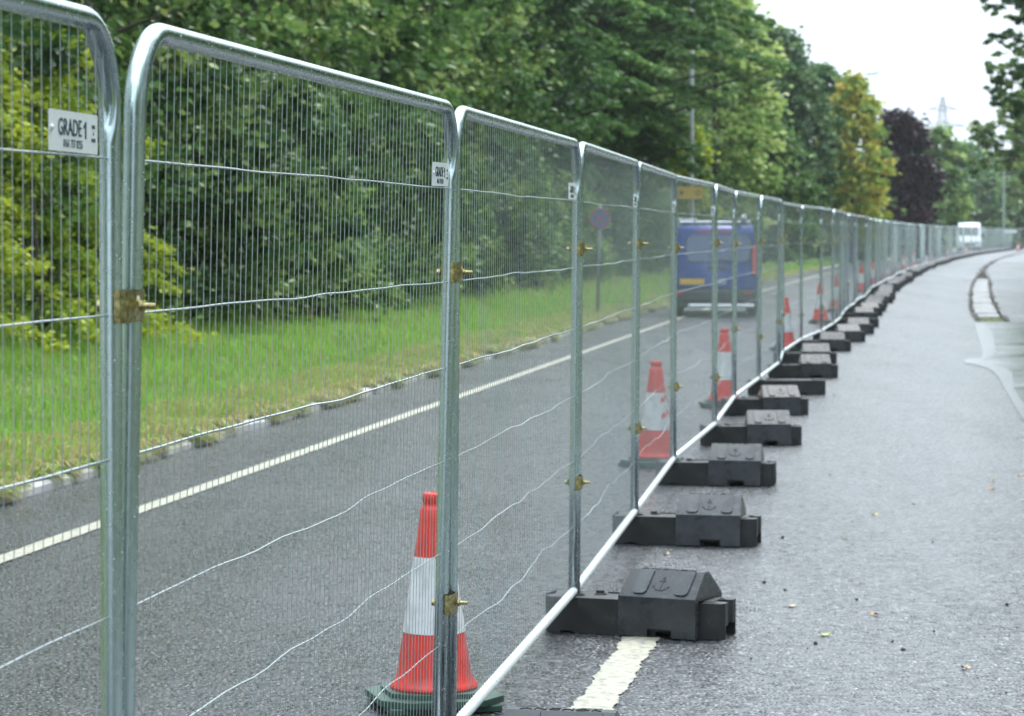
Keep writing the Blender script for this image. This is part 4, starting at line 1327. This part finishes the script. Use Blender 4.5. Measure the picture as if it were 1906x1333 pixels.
def van_body(bm, prof, width, tumble, zb):
    vs = add_prism(bm, prof, 'x', -width / 2, width / 2)
    for v in vs:
        if v.co.z > zb: v.co.x *= 1 - tumble * ((v.co.z - zb) / (prof_top - zb)) ** 1.4
def wheel(parent, x, y, r=.335):
    bm = bmesh.new()
    add_lathe(bm, [(r - .09, -.105), (r - .01, -.10), (r, -.07), (r, .07), (r - .01, .10), (r - .09, .105)], 28, caps=False)
    bmesh.ops.rotate(bm, matrix=Matrix.Rotation(R(90), 3, 'Y'), cent=(0, 0, 0), verts=bm.verts)
    t_ = bm_obj('wheel', bm, M['tyre'], parent, True); t_.location = (x, y, r)
    bm = bmesh.new()
    s = 1 if x > 0 else -1
    add_lathe(bm, [(r - .09, -.09), (r - .10, .07), (r - .2, .085), (.03, .08)], 24)
    bmesh.ops.rotate(bm, matrix=Matrix.Rotation(R(90 * s), 3, 'Y'), cent=(0, 0, 0), verts=bm.verts)
    bm_obj('rim', bm, M['rack'], t_, True)

# blue van seen from behind
prof_top = 1.93
vc = dpt(1329, 500, 58.0)
van = empty('blue_van', (vc.x, 58.0, .0), -R(4.6), 'blue panel van driving away behind the fence, roof rack and yellow plate', 'van')
bm = bmesh.new()
van_body(bm, [(.02, .30), (-.02, .42), (-.02, .98), (.03, 1.10), (.10, 1.78), (.2, 1.90), (.4, 1.93), (3.2, 1.93), (3.55, 1.86), (4.15, 1.18), (4.75, 1.0), (4.92, .75), (4.92, .32), (4.8, .26), (.2, .26)], 1.84, .11, .98)
bevel_all(bm, .07, 3, 25)
bm_obj('body', bm, M['blue'], van, True)
bm = bmesh.new()     # rear window: a sheet curved like the tailgate with a rounded right lower corner
pts = []
def rr(x0, x1, z0, z1, r, n=6):
    o = []
    for cx, cz, a0 in ((x1 - r, z1 - r, 0), (x0 + r, z1 - r, 90), (x0 + r, z0 + r, 180), (x1 - r, z0 + r, 270)):
        for k in range(n + 1):
            a = R(a0 + 90 * k / n); o.append((cx + r * math.cos(a), cz + r * math.sin(a)))
    return o
def rear_sheet(outline, th, yoff):
    b = bmesh.new()
    vs = add_prism(b, outline, 'y', 0, th)
    for v in vs:
        z = v.co.z
        v.co.y = v.co.y * -1 + (.03 + (z - 1.10) * .103 if z > 1.10 else -.02 + max(0, z - .98) * .42) - yoff
    return b
bm_obj('rear_window', rear_sheet(rr(-.58, .76, 1.16, 1.72, .17), .012, .004), M['bglass'], van)
bm_obj('tailgate_handle', rear_sheet(rr(-.16, .30, 1.00, 1.06, .02), .03, .002), M['trim'], van)
for sx in (-1, 1):
    o = bm_obj('tail_light', rear_sheet(rr(sx * .85 - .045, sx * .85 + .045, .88, 1.52, .03), .03, .003), M['red'], van)
bm_obj('number_plate', rear_sheet(rr(-.72, -.20, .68, .80, .012), .012, .003), M['yplate'], van)
b_ = bm_obj('badge', rear_sheet([(.17 + .085 * math.cos(R(a)), .74 + .06 * math.sin(R(a))) for a in range(0, 360, 15)], .014, .003), M['chrome'], van)
bm_obj('badge_field', rear_sheet([(.17 + .062 * math.cos(R(a)), .74 + .04 * math.sin(R(a))) for a in range(0, 360, 15)], .018, .004), mat('grey_badge_field', (.35, .38, .45), .3), b_)
bm_obj('brake_light', rear_sheet(rr(-.35, .35, 1.795, 1.83, .012), .02, .001), M['red'], van)
bm = bmesh.new(); add_box(bm, (0, -.06, .44), (1.86, .2, .26), None, .05); add_box(bm, (0, .0, .27), (1.6, .2, .16), None, .04)
bm_obj('bumper', bm, M['trim'], van)
bm = bmesh.new(); add_tube(bm, [(-.52, -.24, .235), (-.5, -.26, .235), (.80, -.26, .235), (.82, -.24, .235)], .045, 10)
for x in (-.3, .6): add_box(bm, (x, -.14, .25), (.05, .22, .05))
bm_obj('step_bar', bm, M['rack'], van)
bm = bmesh.new()
for y in (.35, 1.4, 2.5):
    add_tube(bm, [(-.78, y, 1.90), (-.76, y, 2.0), (.76, y, 2.0), (.78, y, 1.90)], .022, 8)
bm_obj('roof_rack', bm, M['rack'], van)
bm = bmesh.new()
for x in (-.75, -.42): add_tube(bm, [(x, .1, 2.06), (x, 3.0, 2.06)], .022, 6)
for k in range(11): add_tube(bm, [(-.75, .2 + k * .27, 2.06), (-.42, .2 + k * .27, 2.06)], .014, 6)
lad = bm_obj('ladder', bm, M['rack'], None)
lad.location = van.location; lad.rotation_euler = van.rotation_euler
tag(lad, 'pale ladder lying on the roof rack of the blue van', 'ladder')
bm = bmesh.new(); add_lathe(bm, [(.07, -.45), (.07, .45)], 14)
bmesh.ops.rotate(bm, matrix=Matrix.Rotation(R(90), 3, 'X'), cent=(0, 0, 0), verts=bm.verts)
pt = bm_obj('pipe_tube', bm, M['rack'], None, True); pt.location = van.matrix_basis @ Vector((.62, .6, 2.095)); pt.rotation_euler = van.rotation_euler
tag(pt, 'short pale pipe tube carried on the right of the van roof rack', 'tube')
for x in (-.80, .80):
    for y in (.85, 3.9): wheel(van, x, y)
for sx in (-1, 1):
    bm = bmesh.new(); add_box(bm, (sx * 1.04, 3.75, 1.22), (.22, .10, .26), None, .04); add_box(bm, (sx * .92, 3.8, 1.15), (.14, .04, .05)); bm_obj('door_mirror', bm, M['trim'], van)
bm = bmesh.new()
for sx in (-1, 1): add_prism(bm, [(3.35, 1.15), (3.95, 1.15), (3.55, 1.66), (3.3, 1.7)], 'x', sx * .885 - .008, sx * .885 + .008)
bm_obj('side_window', bm, M['glass'], van)
seam = mat('dark_panel_gap', (.012, .014, .02), .6)
for nm_, x0_, x1_, z0_, z1_ in (('door_seam', -.795, -.785, .60, 1.80), ('door_seam', .785, .795, .60, 1.80), ('door_seam', -.785, .785, .585, .597), ('door_seam', -.785, .785, 1.845, 1.855)):
    bm_obj(nm_, rear_sheet([(x0_, z0_), (x1_, z0_), (x1_, z1_), (x0_, z1_)], .012, .0005), seam, van)
bm_obj('window_seal', rear_sheet(rr(-.60, .78, 1.14, 1.74, .18), .008, .001), M['trim'], van)
for sx in (-1, 1): bm_obj('reflector', rear_sheet(rr(sx * .72 - .08, sx * .72 + .08, .47, .52, .01), .18, .0), M['red'], van)
bm = bmesh.new(); add_tube(bm, [(-.1, -.04, 1.13), (.1, -.035, 1.20), (.45, -.03, 1.19)], .012, 5); bm_obj('wiper', bm, M['trim'], van)

# white van coming the other way, far behind the fence
prof_top = 2.62
wc = dpt(1805, 440, 238.0)
wv = empty('white_van', (wc.x, 238.0, 0), R(180) - R(10.5), 'white high roof van far away facing the camera above the fence', 'van')
bm = bmesh.new()
van_body(bm, [(0, .3), (0, 1.0), (.02, 2.4), (.15, 2.6), (3.6, 2.62), (4.0, 2.5), (4.65, 1.5), (5.3, 1.22), (5.5, .95), (5.5, .4), (5.35, .3)], 2.0, .12, 1.3)
bevel_all(bm, .09, 3, 25); bm_obj('body', bm, M['white'], wv, True)
bm = bmesh.new()
vs = add_prism(bm, rr(-.80, .80, 1.52, 2.28, .12), 'y', 0, .03)
for v in vs: v.co.y += 4.64 - (v.co.z - 1.5) * .65 + .02
bm_obj('windscreen', bm, M['glass'], wv)
bm = bmesh.new(); add_box(bm, (0, 5.48, .78), (1.1, .1, .26), None, .03); bm_obj('grille', bm, M['trim'], wv)
bm = bmesh.new(); add_box(bm, (0, 5.47, .42), (1.98, .16, .26), None, .05); bm_obj('bumper', bm, M['trim'], wv)
for sx in (-1, 1):
    bm = bmesh.new(); add_box(bm, (sx * .78, 5.42, .98), (.34, .22, .24), None, .06); bm_obj('headlight', bm, M['chrome'], wv)
    bm = bmesh.new(); add_box(bm, (sx * 1.14, 4.5, 1.55), (.2, .12, .36), None, .04); bm_obj('door_mirror', bm, M['trim'], wv)
for x in (-.86, .86):
    for y in (.9, 4.5): wheel(wv, x, y)

# ------------------------------------------------------------------ signs, lamp posts, pylon
M['post'] = mat('grey_painted_steel', (.20, .225, .23), .5, .2)
M['sblue'] = mat('blue_sign_face', (.06, .10, .27), .4)
M['sred'] = mat('red_sign_face', (.32, .07, .08), .4)
M['syel'] = mat('yellow_sign_face', (.80, .48, .03), .45)
M['black'] = mat('black_sign_ink', (.015, .015, .015), .5)
def pole_at(px, y, h, r, name, lab, cat, rtop=None):
    p = dpt(px, 433, y); p.z = 0
    return empty(name, p, 0, lab, cat)
cw = pole_at(1117, 56, 3, .04, 'clearway_sign', 'round blue and red no stopping sign on a thin grey post on the verge', 'road sign')
bm = bmesh.new(); add_tube(bm, [(-.05, 0, 0), (0, 0, 2.34)], .034, 10); bm_obj('post', bm, M['post'], cw, True)
def disc(r0, r1, y0, y1, seg=40):
    b = bmesh.new()
    if r0 == 0: add_lathe(b, [(r1, y0), (r1, y1)], seg)
    else: add_lathe(b, [(r0, y0), (r1, y0), (r1, y1), (r0, y1), (r0, y0)], seg, caps=False)
    bmesh.ops.rotate(b, matrix=Matrix.Rotation(R(90), 3, 'X'), cent=(0, 0, 0), verts=b.verts)
    return b
zc = dpt(1117, 407, 56).z
f_ = bm_obj('sign_face', disc(0, .215, .036, .040), M['sblue'], cw); f_.location = (0, 0, zc)
b = disc(.178, .215, .0405, .043)
for a in (45, -45): add_box(b, (0, -.0418, 0), (.36, .0025, .040), Matrix.Rotation(R(a), 3, 'Y'))
bm_obj('red_ring_and_cross', b, M['sred'], f_)
# yellow diversion sign on the lamp post
def lamp(px, y, h, lab, arm=None, r=.075):
    L = pole_at(px, y, h, r, 'lamp_post', lab, 'lamp post')
    b = bmesh.new(); add_tube(b, [(0, 0, 0), (0, 0, 1.6), (0, 0, 1.65), (0, 0, h)], [r * 1.35, r * 1.35, r, r * .62], 12); bm_obj('post', b, M['post'], L, True)
    if arm:
        b = bmesh.new(); add_tube(b, [(0, 0, h - .05), (.25, 0, h + .03), (arm, 0, h + .16)], [r * .55, r * .5, r * .4], 8); a_ = bm_obj('arm', b, M['post'], L, True)
        b = bmesh.new(); add_box(b, (arm + .35, 0, h + .2), (.8, .22, .11), Matrix.Rotation(R(-7), 3, 'Y'), .04)
        bm_obj('lantern', b, M['post'], L)
    return L
L1 = lamp(1287, 101, 11.0, 'tall grey lamp post behind the yellow road sign', 1.4, .085)
sg = empty('diversion_sign', dpt(1284, 359, 100.6), -R(4), 'yellow road sign with black diamond strapped to the tall lamp post', 'road sign')
bm = bmesh.new(); add_box(bm, (0, 0, 0), (.98, .018, .44), None, .004); bm_obj('sign_face', bm, M['syel'], sg)
bm = bmesh.new(); add_prism(bm, [(-.40, 0), (-.31, -.10), (-.22, 0), (-.31, .10)], 'y', -.013, -.010); bm_obj('diamond_symbol', bm, M['black'], sg)
bm = bmesh.new()
add_lathe(bm, [(.07, .0), (.105, .0), (.105, .003), (.07, .003), (.07, 0)], 6, caps=False)
bmesh.ops.rotate(bm, matrix=Matrix.Rotation(R(90), 3, 'X'), cent=(0, 0, 0), verts=bm.verts); bmesh.ops.translate(bm, vec=(.30, -.010, 0), verts=bm.verts)
bm_obj('ring_symbol', bm, M['black'], sg)
bm = bmesh.new()
for z in (-.1, .1): add_box(bm, (.03, .07, z), (.2, .12, .03))
bm_obj('bracket', bm, M['post'], sg)
lamp(1578, 186, 12.3, 'lamp post hidden in the yellowing tree, only its arm over the road showing', 1.3, .08)
lamp(1722, 250, 5.6, 'slim pale post standing behind the fence below the purple tree')
lamp(1868, 288, 8.75, 'slim pale lamp post against the far trees at the road bend')
# sign board on the crossing fence
bd = dpt(1880, 431, 300.0)
o = bm_obj('board', (lambda b: (add_box(b, (0, 0, 0), (1.5, .03, .26), None, .01), b)[1])(bmesh.new()), M['white']); o.location = bd; o.name = 'notice_board'
tag(o, 'long white notice board hung on the fence crossing the road end', 'sign')

M['lattice'] = mat('galvanised_lattice', (.34, .37, .41), .6, .2)
py_ = dpt(1753, 433, 900.0); top = dpt(1753, 180, 900).z
pyl = empty('electricity_pylon', (py_.x, 900, 0), R(12), 'hazy lattice electricity pylon standing far away against the sky', 'pylon')
bm = bmesh.new()
def hw(z): return 3.6 * (1 - z / top) + .9 * (z / top) if z < top * .72 else 1.9 - 1.5 * (z - top * .72) / (top * .28)
zl = [0, 6, 11, 16, 20, 24, 27.5, 31, 34, 37, 40, 43, top]
for sx in (-1, 1):
    for sy in (-1, 1):
        add_tube(bm, [(sx * hw(z), sy * hw(z), z) for z in zl], .15, 4)
for a, b in zip(zl, zl[1:]):
    for sx, sy, tx, ty in ((-1, -1, 1, -1), (1, -1, 1, 1), (1, 1, -1, 1), (-1, 1, -1, -1)):
        add_tube(bm, [(sx * hw(a), sy * hw(a), a), (tx * hw(b), ty * hw(b), b)], .09, 3)
        add_tube(bm, [(tx * hw(a), ty * hw(a), a), (sx * hw(b), sy * hw(b), b)], .09, 3)
        add_tube(bm, [(sx * hw(b), sy * hw(b), b), (tx * hw(b), ty * hw(b), b)], .08, 3)
bm_obj('tower', bm, M['lattice'], pyl)
for zpx, half in ((203, 5.0), (234, 8.2)):
    z = dpt(1753, zpx, 900).z
    bm = bmesh.new()
    for s in (-1, 1):
        for sy in (-.8, .8):
            add_tube(bm, [(0, sy, z + 1.3), (s * half, 0, z)], .2, 4)
            add_tube(bm, [(0, sy, z - .3), (s * half, 0, z)], .2, 4)
        add_tube(bm, [(s * half, 0, z), (s * half, 0, z - 2.2)], .12, 5)
    bm_obj('cross_arm', bm, M['lattice'], pyl)

# ------------------------------------------------------------------ air
HAZE = 0.0002
bm = bmesh.new()
bmesh.ops.create_cube(bm, size=1.0)
bmesh.ops.scale(bm, vec=(2900, 2900, 62), verts=bm.verts)
bmesh.ops.translate(bm, vec=(0, 1200, 31 - 1.3), verts=bm.verts)
hm = bpy.data.materials.new('haze'); hm.use_nodes = True
for n in list(hm.node_tree.nodes): hm.node_tree.nodes.remove(n)
vo = hm.node_tree.nodes.new('ShaderNodeVolumePrincipled'); ho = hm.node_tree.nodes.new('ShaderNodeOutputMaterial')
vo.inputs['Color'].default_value = (.93, .97, 1, 1); vo.inputs['Density'].default_value = HAZE; vo.inputs['Anisotropy'].default_value = .2
hm.node_tree.links.new(vo.outputs[0], ho.inputs['Volume'])
tag(bm_obj('haze', bm, hm), 'thin pale haze lying over the whole road', 'haze', kind='stuff')
